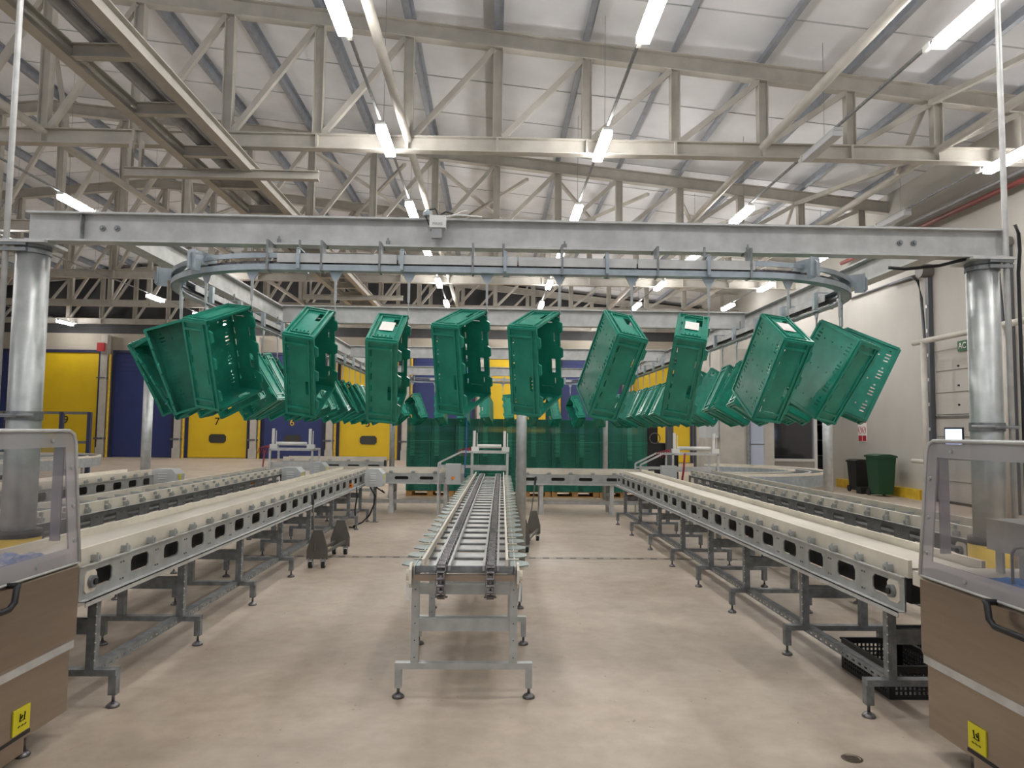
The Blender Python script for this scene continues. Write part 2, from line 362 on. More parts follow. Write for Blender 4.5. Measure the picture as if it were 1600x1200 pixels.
# service gantry with ducts below the trusses
t = thing('service_gantry', 'long cream steel ladder frame hung under the trusses carrying pipes', 'pipe gantry', (-4.9, 5, 6.25))
for x, c in ((-4.47, 1), (-5.42, 1)): MB().ibeam((x, 3.5, 6.28), (x, 36.5, 6.28), .22, .16, .016, .012).build('long_beam', 'cream', t)
for i in range(19): MB().ibeam((-5.34, 5.6+i*1.62, 6.28), (-4.55, 5.6+i*1.62, 6.28), .18, .12, .014, .01).build('cross_member', 'cream', t)
for y in TY[:4]:
    MB().ibeam((-6.65, y-.3, 6.12), (-3.2, y-.3, 6.12), .16, .14, .014, .01).build('hanger_bar', 'cream', t)
    for x in (-6.6, -6.42): MB().bar((x, y-.2, 6.2), (x, y-.2, 6.74), .05, .1).build('drop_hanger', 'cream', t)
for x, rr, z, nm in ((-4.78, .11, 6.5, 'wide grey duct pipe on the right side of the pipe gantry'), (-5.1, .1, 6.5, 'wide grey duct pipe on the left side of the pipe gantry'), (-4.93, .045, 6.52, 'thin grey pipe between two wide ducts on the gantry')):
    tag(MB().tube((x, 3.5, z), (x, 36, z), rr, 14).build('duct_pipe', 'pipegrey', smooth=True), nm, 'pipe', 'pipes on the gantry')

# ------------------------------------------------------------------ lamps
def luminaire(x, y, lit, label):
    t = thing('batten_light', label, 'ceiling light', (x, y, 6.6), 'batten lights')
    MB().box(x-.07, x+.07, y, y+1.22, 6.66, 6.71).build('housing', 'white' if lit else 'boxgrey', t)
    MB().box(x-.085, x+.085, y+.02, y+1.2, 6.57, 6.66).build('diffuser', 'lit' if lit else 'unlit', t)
    m_ = MB(); m_.box(x-.03, x+.03, y+1.35, y+1.5, 6.68, 6.76); m_.build('end_box', 'white', t)
rows = [(-1.95, 'left of centre', [-.4, 3.6, 7.65, 11.68, 15.72, 19.8, 23.8, 27.9, 31.9, 35.2], []), (1.85, 'right of centre', [-.4, 3.6, 7.65, 11.7, 15.7, 19.8, 23.8, 27.9, 31.9, 35.2], []),  # far lamps carry some rows on unseen, added to brighten the back doors
        (5.68, 'on the right', [-.4, 3.6, 7.6, 15.55, 19.7, 23.7, 27.8, 31.8, 35.2], [11.5]), (9.33, 'beside the right wall', [3.6, 7.6, 11.9, 19.6, 23.6, 27.6], [15.7]),
        (-9.6, 'on the left', [-.4, 3.6, 7.8, 15.7, 23.8, 31.8, 35.3], []), (-13.4, 'on the mid left', [3.8, 11.8, 19.6, 27.7, 32, 35.3], []), (-21.2, 'on the far left', [12.0, 24.0, 35.0], [])]
for x, wd, ys, un in rows:
    for q, y in enumerate(sorted(ys+un)):
        luminaire(x, y, y in ys, '%s white batten ceiling light in the row %s, %s from the front' % ('lit' if y in ys else 'unlit', wd, ordw(q+1)))
    g = MB(); g.box(x-.02, x+.02, 3.0, 36, 6.715, 6.75)
    for q in range(9): g.tube((x, 4+q*4, 6.75), (x, 4+q*4, zc(x)+.3), .004, 4)
    tag(g.build('lighting_trunking', 'galvdark'), 'thin grey lighting rail hung from the roof, row %s' % wd, 'lighting rail', 'lighting rails')

# ------------------------------------------------------------------ conveyor gantry
ZB = 2.96
t = thing('support_gantry', 'galvanised beam frame carrying the overhead crate track', 'gantry', (0.2, 5, 2.86))
for y, zz in ((4.95, ZB), (8.6, ZB), (12.7, ZB), (16.7, ZB)):
    xa, xb = (-3.22, 3.62) if y < 6 else (-2.55, 3.05)
    MB().ibeam((xa, y, zz), (xb, y, zz), .205, .11, .013, .01).build('cross_beam', 'galvlite', t)
for x in (-2.6, 3.12): MB().ibeam((x, 5.01, ZB), (x, 16.7, ZB), .19, .12, .013, .01).build('side_beam', 'galvlite', t)
for x in (-2.72, -2.62, 2.87, 2.97):
    b = MB(); b.tube((x, 4.92, ZB), (x, 4.955, ZB), .011, 6); b.tube((x, 4.935, ZB), (x, 4.947, ZB), .02, 10); b.build('splice_bolt', 'galvdark', t)
MB().box(-2.85, -2.845, 4.9, 4.96, 2.87, 3.05).build('splice_plate', 'galvdark', t)
def column(x, y, r, top, label, front=False, grp='gantry columns'):
    t = thing('steel_column', label, 'column', (x, y, 0), grp)
    MB().tube((x, y, 0), (x, y, top-.02), r, 24).build('shaft', 'galv', t, smooth=True)
    c = MB(); c.box(x-r*1.5, x+r*1.5, y-r*1.3, y+r*1.3, top-.02, top); c.build('cap_plate', 'galvlite', t)
    if front:
        s_ = MB(); s_.tube((x, y, 0), (x, y, .84), r+.035, 24); s_.build('yellow_sleeve', 'safety', t, smooth=True)
        s_ = MB(); s_.tube((x, y, .84), (x, y, .89), r+.037, 24); s_.build('black_band', 'black', t, smooth=True)
    return t
cl = column(-3.22, 5.0, .104, 2.857, 'thick galvanised steel column at the left front corner of the gantry', True)
cr = column(3.50, 5.0, .104, 2.857, 'thick galvanised steel column at the right front corner of the gantry', True)
column(.335, 8.6, .062, 2.857, 'slim galvanised column beside the middle of the centre conveyor')
column(-2.35, 16.75, .062, 2.857, 'slim column at the back left corner of the gantry')
column(2.62, 16.75, .062, 2.857, 'slim column at the back right corner of the gantry')
column(-6.2, 13.0, .085, 2.7, 'pale column standing beyond the left conveyors')
column(6.12, 13.0, .085, 2.7, 'pale column standing beyond the right conveyors')
for t, sgn, x in ((cl, -1, -3.22), (cr, 1, 3.50)):
    cx = x+sgn*.125 if sgn < 0 else x+.11
    wd = 'left' if sgn < 0 else 'right'
    tag(MB().tube((cx, 4.9, 1.3 if sgn < 0 else 0), (cx-sgn*.01, 4.9, 6.6), .019, 10).build('conduit_pole', 'galvlite', smooth=True), 'thin vertical metal conduit pole strapped to the %s front column' % wd, 'conduit')
    for z, dz in ((2.79, .014), (2.83, .014), (1.66, .03)):
        g = MB(); g.tube((x, 5.0, z-dz), (x, 5.0, z+dz), .112, 24); g.box(min(cx, x)-.03, max(cx, x)+.03, 4.87, 4.9, z-.012, z+.012)
        if z < 2: g.tube((x-.2, 4.88, z), (x+.14, 4.88, z), .012, 8)
        g.build('strap_clamp', 'galvdark', t)
g = MB(); g.ptube([(3.69,4.9,z_) for z_ in (.2,1.2,1.9,2.5,2.75)]+[(3.69,4.88,2.9),(3.67,4.86,3.02),(3.64,4.85,3.08)], .012)
tag(g.build('power_cable', 'black', smooth=True), 'dark cable running up the right front column', 'cable')
g = MB(); g.ptube([(3.38,4.93,2.86),(3.2,5.02,2.82),(3.0,5.1,2.81),(2.9,5.15,2.83)], .012)
tag(g.build('slack_cable', 'black', smooth=True), 'short slack dark cable under the right end of front beam', 'cable')
# little white unit on the front beam
t = thing('junction_box', 'small white electrical box with cables clipped on top of front beam', 'junction box', (-.39, 4.85, 2.95))
MB().box(-.455, -.345, 4.8, 4.89, 2.97, 3.055).build('box', 'white', t)
g = MB(); g.box(-.44, -.37, 4.81, 4.85, 2.9, 2.97); g.build('plug', 'pipegrey', t)
text('MAXE', .026, 'pipegrey', t, (-.4, 4.798, 2.995), (PI/2, 0, 0), 'lettering', .0005)
g = MB(); g.ptube([(-.46,4.85,3.0),(-.49,4.86,3.07),(-.47,4.87,3.11),(-.42,4.87,3.12),(-.4,4.86,3.07)], .006, 6); g.ptube([(-.4,4.87,3.07),(-.35,4.87,3.1),(-.3,4.88,3.09),(-.33,4.88,3.07)], .006, 6); g.build('cable', 'black', t)
g = MB(); g.ptube([(-.36,4.86,3.06),(-.28,4.86,3.075),(-.2,4.87,3.075),(-.1,4.88,3.07)], .006, 6); g.ptube([(-.3,4.86,3.07),(-.24,4.86,3.1),(-.2,4.87,3.11)], .005, 6); g.build('cable', 'white', t)
g = MB(); g.lathe((-.475, 4.86, 3.06), [(.0,.0),(.03,.005),(.032,.03),(.01,.05)], 10); g.build('lamp_head', 'bluezinc', t)

# ------------------------------------------------------------------ overhead track
TXL, TXR, TY0, TY1, TR = -2.5, 2.8, 4.82, 16.3, 1.03
def track_path():
    segs = [('l', Vector((TXL+TR, TY0)), Vector((TXR-TR, TY0))), ('a', Vector((TXR-TR, TY0+TR)), -PI/2), ('l', Vector((TXR, TY0+TR)), Vector((TXR, TY1-TR))), ('a', Vector((TXR-TR, TY1-TR)), 0),
            ('l', Vector((TXR-TR, TY1)), Vector((TXL+TR, TY1))), ('a', Vector((TXL+TR, TY1-TR)), PI/2), ('l', Vector((TXL, TY1-TR)), Vector((TXL, TY0+TR))), ('a', Vector((TXL+TR, TY0+TR)), PI)]
    return segs
SEG = track_path()
def track_at(s):
    tot = sum((g[2]-g[1]).length if g[0] == 'l' else TR*PI/2 for g in SEG); s = s % tot
    for g in SEG:
        Ls = (g[2]-g[1]).length if g[0] == 'l' else TR*PI/2
        if s <= Ls:
            if g[0] == 'l': d = (g[2]-g[1]).normalized(); return g[1]+d*s, d
            a = g[2]+s/TR; return g[1]+Vector((math.cos(a), math.sin(a)))*TR, Vector((-math.sin(a), math.cos(a)))
        s -= Ls
TOT = sum((g[2]-g[1]).length if g[0] == 'l' else TR*PI/2 for g in SEG)
def rail(n0, n1, z0, z1, off=0):
    m_ = MB(); pts = []
    for g in SEG:
        if g[0] == 'l': pts += [g[1], g[2]]
        else: pts += [g[1]+Vector((math.cos(g[2]+PI/2*q/12), math.sin(g[2]+PI/2*q/12)))*TR for q in range(1, 12)]
    n = len(pts); vs = []
    for i, p in enumerate(pts):
        d = (pts[(i+1) % n]-pts[i-1]).normalized(); o = Vector((d.y, -d.x))   # outward
        for a, z in ((n0, z0), (n1, z0), (n1, z1), (n0, z1)): q = p+o*a; vs.append((q.x, q.y, z))
    fs = []
    for i in range(n):
        k = (i+1) % n
        for e in range(4): fs.append((i*4+e, i*4+(e+1) % 4, k*4+(e+1) % 4, k*4+e))
    return m_.add(vs, fs)
t = thing('overhead_track', 'oval overhead conveyor track of twin zinc rails hung from the gantry', 'overhead track', (.15, 10.5, 2.7))
a_ = rail(-.03, .045, 2.655, 2.663); q_ = rail(.04, .048, 2.655, 2.695); a_.add(q_.v, q_.f); a_.build('lower_rail', 'bluezinc', t)
a_ = rail(-.03, .045, 2.76, 2.768); q_ = rail(.04, .048, 2.735, 2.768); a_.add(q_.v, q_.f); a_.build('upper_rail', 'bluezinc', t)
rail(-.012, .008, 2.705, 2.722).build('drive_chain', 'chain', t)
s0 = 0
for nm, g in zip(('front', 'r', 'right', 'r', 'back', 'r', 'left', 'r'), SEG):
    if g[0] == 'l':
        L_ = (g[2]-g[1]).length; d = (g[2]-g[1]).normalized(); o = Vector((d.y, -d.x)); k = int(round(L_/.72))
        for i in range(k):
            a, b = g[1]+d*(L_*i/k+.006)+o*.052, g[1]+d*(L_*(i+1)/k-.006)+o*.052
            c = MB().bar((a.x, a.y, 2.735), (b.x, b.y, 2.735), .006, .06); a2, b2 = a-o*.1, b-o*.1
            c.bar((a2.x, a2.y, 2.73), (b2.x, b2.y, 2.73), .006, .05); c.build('cover_plate', 'galvlite', t)
plates = []
s = 0.0
step = TOT/46
for i in range(46):
    p, d = track_at(i*step+.14); o = Vector((d.y, -d.x)); corner = abs(d.x*d.y) > .01
    U = Vector((o.x, o.y, 0)); D = Vector((d.x, d.y, 0)); P3 = Vector((p.x, p.y, 0))
    m_ = MB()
    if corner:
        m_.prism(P3-U*.06+Vector((0,0,2.66)), U, (0,0,1), D, [(0,.02),(0,.14),(.19,.14),(.22,.1),(.22,.02),(.2,.0),(.13,.0),(.13,.05),(.05,.05),(.05,.02)], .012)
        m_.prism(P3+U*.135-D*.035+Vector((0,0,2.67)), D, (0,0,1), U, [(0,0),(.08,.0),(.08,.12),(.07,.13),(0,.13)], .008)
    else:
        m_.prism(P3+U*.055+Vector((0,0,2.66)), U, (0,0,1), D, [(0,0),(.025,0),(.025,.13),(0,.13)], .02)
        m_.prism(P3-U*.085+Vector((0,0,2.655)), U, (0,0,1), D, [(0,0),(.035,0),(.035,.14),(0,.14)], .045); m_.bar(P3-U*.07+D*.01+Vector((0,0,2.8)), P3+U*.07+D*.01+Vector((0,0,2.8)), .02, .008)
    m_.build('bracket', 'bluezinc', t)
    if not corner and i % 2 == 0: MB().tube((p.x, p.y, 2.768), (p.x, p.y, 2.87), .008, 6).build('hanger_stud', 'galvdark', t)
for x in (-1.53, -1.17, -.78, -.155, .45, 1.1, 1.74):
    g = MB(); g.box(x-.007, x+.007, 4.76, 4.87, 2.65, 2.857); g.box(x-.005, x+.005, 4.87, 4.95, 2.84, 2.857); g.tube((x+.02, 4.86, 2.76), (x+.05, 4.86, 2.76), .016, 8); g.build('drop_bracket', 'galvdark', t)
for x in (-1.53, -.78, .45, 1.74): MB().tube((x+.03, 4.915, 2.872), (x+.03, 4.915, 2.9), .014, 6).lathe((x+.03, 4.915, 2.9), [(.006,0),(.006,.02)], 6).build('flange_nut', 'galvdark', t)


# ------------------------------------------------------------------ hanging crates
def crate(label=None, paper=False):
    t = thing('plastic_crate', label, 'crate')
    ho = []
    for yy in (.035, .33):
        for zz in (.05, .19, .33, .47):
            for q in range(3): ho.append((yy-.002, zz+q*.026, yy+.034, zz+q*.026+.011))
            ho.append((yy+.008, zz+.08, yy+.022, zz+.092))
    for zz in (.09, .3, .5):
        for yy in (.11, .2, .28): ho.append((yy, zz, yy+.01, zz+.012))
    b = MB().plate((-.1,-.2,-.3), (0,1,0), (0,0,1), (1,0,0), .4, .6, .005, ho)
    for (y0,y1,z0,z1) in ((-.2,-.188,-.3,.3),(.188,.2,-.3,.3),(-.188,.188,-.3,-.288),(-.188,.188,.288,.3)): b.box(-.108,-.1,y0,y1,z0,z1)
    b.build('base', 'green', t)
    for sgn in (-1, 1):                     # long side walls
        h = [(.17, .13, .27, .168)]+[(.06+q*.085, .020, .105+q*.085, .029) for q in range(6)]+[(.06, .05, .068, .14), (.53, .05, .538, .14), (.40, .15, .46, .16), (.09, .15, .13, .16)]
        y0 = sgn*.2
        wv = MB().plate((-.095, y0-(.004 if sgn > 0 else 0), -.3), (0,0,1), (1,0,0), (0,1,0), .6, .195, .004, [(a, b2, c, d) for a, b2, c, d in h])
        e = .012; ya, yb = (y0, y0+e) if sgn > 0 else (y0-e, y0)
        for (x0,x1,z0,z1) in ((-.1,.1,-.3,-.285),(-.1,.1,.285,.3),(-.1,-.085,-.285,.285),(.06,.068,-.285,.285),(-.085,.06,-.25,-.235),(-.085,.06,.235,.25)): wv.box(x0,x1,ya,yb,z0,z1)
        for zc_ in (-.2, 0.02, .2):           # tabs that stand out of the opening edge
            yi = y0-sgn*.012
            wv.prism((.085, min(yi, y0), zc_-.05), (1,0,0), (0,0,1), (0,1,0), [(0,0),(.036,.02),(.036,.08),(0,.1)], .012)
        wv.build('side_wall', 'green', t)
    for sgn in (-1, 1):                     # short end walls with the grip hole
        z0 = sgn*.3; h = [(.225, .115, .335, .16), (.04,.05,.08,.058), (.04,.075,.08,.083), (.04,.1,.08,.108), (.04,.125,.08,.133), (.12,.02,.17,.028), (.22,.02,.27,.028)]
        wv = MB().plate((-.095, -.196, z0-(.004 if sgn > 0 else 0)), (0,1,0), (1,0,0), (0,0,1), .392, .195, .004, h)
        e = .011; za, zb = (z0, z0+e) if sgn > 0 else (z0-e, z0)
        for (x0,x1,y0,y1) in ((-.1,.1,-.2,-.188),(-.1,.1,.188,.2),(-.1,-.088,-.188,.188),(-.07,-.062,-.16,.16),(.06,.068,-.188,.188),(-.062,.06,.158,.166),(-.062,.06,-.166,-.158)): wv.box(x0,x1,y0,y1,za,zb)
        wv.build('end_wall', 'green', t)
    r_ = MB(); 
    for (y0,y1,z0,z1) in ((-.208,-.193,-.308,.308),(.193,.208,-.308,.308),(-.193,.193,-.308,-.293),(-.193,.193,.293,.308)): r_.box(.088,.1,y0,y1,z0,z1)
    r_.build('rim', 'green', t)
    if paper: MB().plate((-.05, -.06, .3072), (0,1,0), (1,0,0), (0,0,1), .13, .09, .001).build('paper_label', 'paper', t)
    return t
FIT = {
'B':([-1.784, 4.901, 2.07],[[0.92, 0.392, -0.015], [-0.363, 0.837, -0.41], [-0.148, 0.383, 0.912]]),
'C':([-1.23, 4.833, 2.041],[[0.987, 0.124, 0.102], [-0.045, 0.822, -0.567], [-0.154, 0.556, 0.817]]),
'D':([-0.704, 4.724, 2.005],[[0.997, 0.048, 0.066], [-0.005, 0.843, -0.537], [-0.081, 0.535, 0.841]]),
'E':([-0.232, 4.793, 2.059],[[0.907, 0.417, -0.053], [-0.402, 0.825, -0.398], [-0.122, 0.382, 0.916]]),
'F':([0.273, 4.793, 2.057],[[0.901, 0.429, -0.069], [-0.419, 0.817, -0.396], [-0.114, 0.386, 0.916]]),
'G':([0.778, 4.718, 2.04],[[0.966, -0.088, 0.244], [0.201, 0.85, -0.487], [-0.165, 0.519, 0.839]]),
'H':([1.283, 4.737, 2.039],[[0.959, 0.28, 0.032], [-0.222, 0.821, -0.526], [-0.173, 0.498, 0.85]]),
'I':([1.866, 4.879, 2.042],[[0.984, -0.054, 0.167], [0.134, 0.845, -0.517], [-0.114, 0.531, 0.84]]),
'J':([2.39, 5.064, 2.044],[[0.891, -0.28, 0.358], [0.411, 0.834, -0.37], [-0.195, 0.476, 0.857]]),
'A':([-2.156, 5.017, 2.046],[[0.262, 0.92, -0.292], [-0.956, 0.204, -0.213], [-0.136, 0.335, 0.932]]),
'Z':([-2.404, 5.3, 2.025],[[0.016, 0.856, -0.517], [-0.991, -0.054, -0.119], [-0.13, 0.514, 0.848]])}
DESC = {'Z': 'leftmost green crate on the bend, partly behind another crate and tilted', 'A': 'green crate at the left bend showing its open side to the camera', 'B': 'green crate just right of the left bend, open side turned right',
 'C': 'green crate on the front track, fourth from the left', 'D': 'green crate with a white label on top, left half of front track',
 'E': 'green crate just left of the centre of front track, open side turned right', 'F': 'green crate above the slim middle column on the front track',
 'G': 'strongly leaning green crate with its perforated base turned left, right of centre', 'H': 'upright narrow green crate with large white label on top, right half',
 'I': 'leaning green crate with a white label just before the right bend', 'J': 'green crate at the right bend showing its wide perforated base'}
proto = crate(); proto_l = crate(paper=True)
HOOK = Vector((.1, .2, .3))
def hanger(top, hook, label, px=None):
    t = px
    t = thing('crate_hanger', label, 'hanger', (top[0], top[1], 2.65), 'crate hangers')
    T_ = Vector((top[0], top[1], 2.654)); d = Vector(top[2]).normalized(); N_ = Vector((-d.y, d.x, 0)); D3 = Vector((d.x, d.y, 0))
    MB().prism(T_-N_*.004, D3, (0,0,1), N_, [(-.045,0),(.045,0),(.04,-.01),(.014,-.06),(-.014,-.06),(-.04,-.01)], .008).build('trolley_plate', 'bluezinc', t)
    h = Vector(hook); mid = T_+(h-T_).normalized()*.2
    MB().bar(T_+(h-T_).normalized()*.05, mid, .016, .01).build('upper_bar', 'galv', t)
    w_ = MB(); hh = h+Vector((0,0,.02)); w_.tube(mid-(h-T_).normalized()*.02, hh, .0045, 6); w_.ptube([hh, h+Vector((.008,0,-.005)), h+Vector((-.004,0,-.03)), h+Vector((-.02,0,-.02))], .0045, 6); w_.build('wire_hook', 'galv', t)
def nearest_s(x, y):
    return min((((track_at(i*TOT/900)[0]-Vector((x, y))).length, i*TOT/900) for i in range(900)))[1]
used = 0
first = True
for k in 'ZABCDEFGHIJ':
    pos, R3 = FIT[k]; hk = Vector(pos)+Matrix(R3) @ HOOK; p, d = track_at(nearest_s(hk.x, hk.y)); pos = (pos[0]+p.x-hk.x, pos[1]+p.y-hk.y, pos[2]); src = proto_l if k in 'DHI' else proto
    if k == 'A': o = proto
    elif k == 'D': o = proto_l
    else: o = copy_tree(src)
    m4 = Matrix(R3).to_4x4(); m4.translation = Vector(pos); o.matrix_world = m4
    tag(o, DESC[k]+(', hanging' if len(DESC[k].split()) < 15 else ''), 'crate', 'green crates hanging from the overhead track')
    hk = m4 @ HOOK; s_ = nearest_s(hk.x, hk.y); p, d = track_at(s_)
    hanger((p.x, p.y, (d.x, d.y, 0)), hk, 'steel hook hanger for the %s crate from the left on the front run' % ordw('ZABCDEFGHIJ'.index(k)+1))
    if k == 'J': sJ = s_
    if k == 'Z': sA = s_
LF = SEG[0][2].x-SEG[0][1].x
n = int((sA-sJ)//.505)
stepc = (sA-sJ)/n
cnt = {'right': 0, 'back': 0, 'left': 0}
for i in range(1, n):
    s_ = sJ+i*stepc; p, d = track_at(s_)
    ang = math.atan2(d.y, d.x)+random.uniform(-.3, .3)
    tilt = math.radians(random.uniform(24, 33)); nx = random.uniform(-.18, -.1)
    A0 = Matrix.Rotation(tilt, 3, 'X') @ Matrix.Rotation(math.asin(-nx), 3, 'Y')
    R3 = Matrix.Rotation(ang, 3, 'Z') @ A0
    hk = Vector((p.x, p.y, 2.39)); pos = hk-R3 @ HOOK
    # swing under the hook: bring the centre of mass back toward the track line
    o = copy_tree(proto); m4 = R3.to_4x4(); m4.translation = pos; o.matrix_world = m4
    run = 'right' if (d.y > .3 and p.x > 0) else ('left' if (d.y < -.3 and p.x < 0) else 'back')
    cnt[run] += 1; c = cnt[run]
    if run == 'right': lb, lh = 'green crate hanging on the right run of the track, %s behind the right bend' % ordw(c), 'steel hanger of the %s crate on the right run of the track' % ordw(c)
    elif run == 'back': lb, lh = 'small distant green crate on the back run of the track, %s from the right' % ordw(c), 'steel hanger of the %s crate from the right on the back run' % ordw(c)
    else: lb, lh = None, None
    tag(o, lb, 'crate', 'green crates hanging from the overhead track')
    if run == 'left': o['_k'] = c
    hanger((p.x, p.y, (d.x, d.y, 0)), hk, lh or 'L%d' % c)
for o in [o for o in bpy.data.objects if '_k' in o]: o['label'] = 'green crate hanging on the left run of the track, %s behind the left bend' % ordw(cnt['left']-o['_k']+1)
for o in bpy.data.objects:
    if o.name.startswith('crate_hanger') and str(o.get('label', '')).startswith('L'): o['label'] = 'steel hanger of the %s crate on the left run of the track' % ordw(cnt['left']-int(o['label'][1:])+1)

# ------------------------------------------------------------------ conveyors
def foot(mb, x, y, z):
    mb.tube((x, y, .025), (x, y, z), .009, 8); mb.lathe((x, y, 0), [(.036,0),(.038,.008),(.03,.018),(.012,.03)], 14); return mb
def frame_station(t, y, x_in, x_out, ztop, s, detail=True):
    """one H-shaped support: x_in nearer the aisle (s = sign of the side)"""
    f = MB(); w_ = .05
    for x in (x_in+s*.03, x_out-s*.03): f.bar((x, y, .2), (x, y, ztop), w_, w_, (0,1,0))
    f.bar((x_in+s*.055, y, .45), (x_out-s*.055, y, .45), .04, .085)
    a, b = x_in-s*.12, x_out+s*.12
    f.bar((a, y, .195), (b, y, .195), .06, .035)
    for x in (a+s*.02, b-s*.02): f.bar((x, y, .07), (x, y, .18), .045, .045, (0,1,0))
    fr = f.build('support_frame', 'galvdark', t)
    for x in (a+s*.02, b-s*.02): foot(MB(), x, y, .08).build('foot', 'chain', fr, smooth=True)
    if detail:
        h = MB()
        for q in range(9): h.box(x_in-s*.0+s*.003-.004, x_in+s*.003+.004, y-.027, y-.0245, .26+q*.05, .268+q*.05)
        h.build('bolt_holes', 'white', fr)
def side_conveyor(label, s, xi, xo, y0, y1, zp, stations, kind, near=True, grp='long side conveyors'):
    """xi panel plane toward the aisle, xo the other side; zp = (panel bottom, panel top, rail top)"""
    t = thing('roller_conveyor', label, 'conveyor', ((xi+xo)/2, (y0+y1)/2, 0), grp)
    zb, zt, zr = zp; L_ = y1-y0
    for x, nm in ((xi, 1), (xo, 0)):
        n = max(2, int(L_/.43)); sl = [((q+.5)*L_/n, (zt-zb)*.5+.005, .19, .085) for q in range(n)]
        sl = [(a, b, .23, .1) for a, b, c, d in sl]
        O = (x if s*(1 if nm else -1) > 0 else x, y0, zb)
        MB().slotplate((x-.004, y0, zb), (0,1,0), (0,0,1), (1,0,0), L_, zt-zb, .008, sl).build('side_panel', 'galv' if kind == 1 else 'darkzinc', t)
        fl = MB(); sg = -s if nm else s
        fl.box(min(x, x+sg*.045), max(x, x+sg*.045), y0, y1, zb-.006, zb); fl.box(min(x+sg*.04, x+sg*.045), max(x+sg*.04, x+sg*.045), y0, y1, zb-.03, zb)
        fl.box(min(x, x+sg*.02), max(x, x+sg*.02), y0, y1, zt, zt+.006); fl.build('flange', 'galvlite', t)
    for x, sg in ((xi+s*.03, 1), (xo-s*.05, 0)):
        MB().box(min(x, x+s*.022), max(x, x+s*.022), y0+.02, y1, zt-.005, zr).build('guide_rail', 'plastic', t)
    n = int(L_/.33)
    cl_ = None
    for q in range(n):
        y = y0+.18+q*.33
        if cl_ is None:
            c = MB(); c.box(min(xi-s*.012, xi+s*.03), max(xi-s*.012, xi+s*.03), y-.016, y+.016, zt+.006, zt+.045)
            c.box(min(xi-s*.016, xi-s*.006), max(xi-s*.016, xi-s*.006), y-.024, y-.012, zt+.006, zt+.06); c.tube((xi-s*.02, y, zt+.03), (xi+s*.0, y, zt+.03), .011, 6); cl_ = c.build('rail_clamp', 'galv', t); y_c = y
        else:
            k = cl_.copy(); C.objects.link(k); k.location.y += y-y_c
    a, b = min(xi+s*.06, xo-s*.06), max(xi+s*.06, xo-s*.06)
    if kind == 1:
        MB().box(a-.01, b-.008, y0+.05, y1, zt+.02, zt+.045).build('belt_bed', 'beltlite', t); MB().box(a, b, y0+.05, y1, zb+.03, zt+.018).build('slot_shade_fill', 'black', t)  # added black fill puts the shade of the interior behind the slots
    else:
        g = MB()
        for q in range(int(L_/.16)): g.tube((a, y0+.1+q*.16, zt+.0), (b, y0+.1+q*.16, zt+.0), .022, 8)
        g.build('roller_set', 'pipegrey', t)
        MB().box(a+.12, b-.12, y0+.05, y1, zb+.02, zb+.05).build('drip_tray', 'galvdark', t)
        g = MB().bar((xi-s*.0, y0+.2, zr-.02), (xi+s*.3, y0+.26, zr-.03), .012, .03).build('stop_finger', 'galv', t)
        for q in range(1, int(L_/.32)): k = g.copy(); C.objects.link(k); k.location.y += q*.32
    for y in stations: frame_station(t, y, xi, xo, zb, s, near)
    pr = MB(); ys_, ye_ = stations[0], stations[-1]; pr.box(min(xi+s*.03, xi+s*.09), max(xi+s*.03, xi+s*.09), ys_, ye_, .205, .21)
    nh = int((ye_-ys_)/.075) if near else 0
    pr.plate((xi+s*.03-.002, ys_, .165), (0,1,0), (0,0,1), (1,0,0), ye_-ys_, .045, .004, [(.03+q*.075, .012, .065+q*.075, .024) for q in range(nh)])
    pr.build('tie_rail', 'galvdark', t)
    if near:
        for yy in (y0+.1,):
            e = MB(); xx = xi-s*.012
            e.prism((min(xx, xi), yy-.06, (zb+zt)/2-.06), (0,1,0), (0,0,1), (1,0,0), [(.02,0),(.1,0),(.12,.02),(.12,.1),(.1,.12),(.02,.12),(0,.1),(0,.02)], .012)
            bl = e.build('bearing_block', 'plastic', t)
            MB().tube((xi-s*.035, yy, (zb+zt)/2), (xi-s*.012, yy, (zb+zt)/2), .035, 16).build('shaft_cap', 'galvdark', bl)
            MB().tube((xi-s*.045, yy, (zb+zt)/2), (xi-s*.03, yy, (zb+zt)/2), .018, 12).build('shaft_bore', 'black', bl)
        k = MB()
        for q in range(int(L_/.43)-1):
            y = y0+(q+1)*L_/max(2, int(L_/.43))
            for dz in (.045, -.055): k.tube((xi-s*.01, y-.015, (zb+zt)/2+dz), (xi, y-.015, (zb+zt)/2+dz), .006, 6); k.tube((xi-s*.01, y+.015, (zb+zt)/2+dz), (xi, y+.015, (zb+zt)/2+dz), .006, 6)
        k.build('rivet_row', 'galvdark', t)
    return t
ZP1 = (.64, .82, .912); ZP2 = ZP1
side_conveyor('long galvanised conveyor with white rails on the left of the open floor', -1, -2.25, -2.74, 4.02, 13.0, ZP1, [4.25, 5.42, 6.62, 7.85, 9.05, 10.3, 11.5, 12.5], 1)
side_conveyor('long galvanised conveyor with white rails on the right of the open floor', 1, 2.25, 2.74, 3.9, 13.0, ZP1, [4.12, 5.25, 6.45, 7.5, 8.6, 9.8, 11.1, 12.35], 1)
side_conveyor('second conveyor from the centre on the left, dark side with slots', -1, -3.56, -4.02, 5.3, 12.7, ZP2, [5.6, 6.8, 8.0, 9.2, 10.4, 11.6, 12.5], 2)
side_conveyor('second conveyor from the centre on the right, dark side with slots', 1, 3.56, 4.02, 5.3, 13.0, ZP2, [5.6, 6.8, 8.0, 9.2, 10.4, 11.6, 12.8], 2)
side_conveyor('outermost left conveyor with white rails and dark slots', -1, -5.4, -5.86, 4.6, 11.6, ZP2, [4.8, 6.0, 7.2, 8.4, 9.6, 11.0], 1, False)
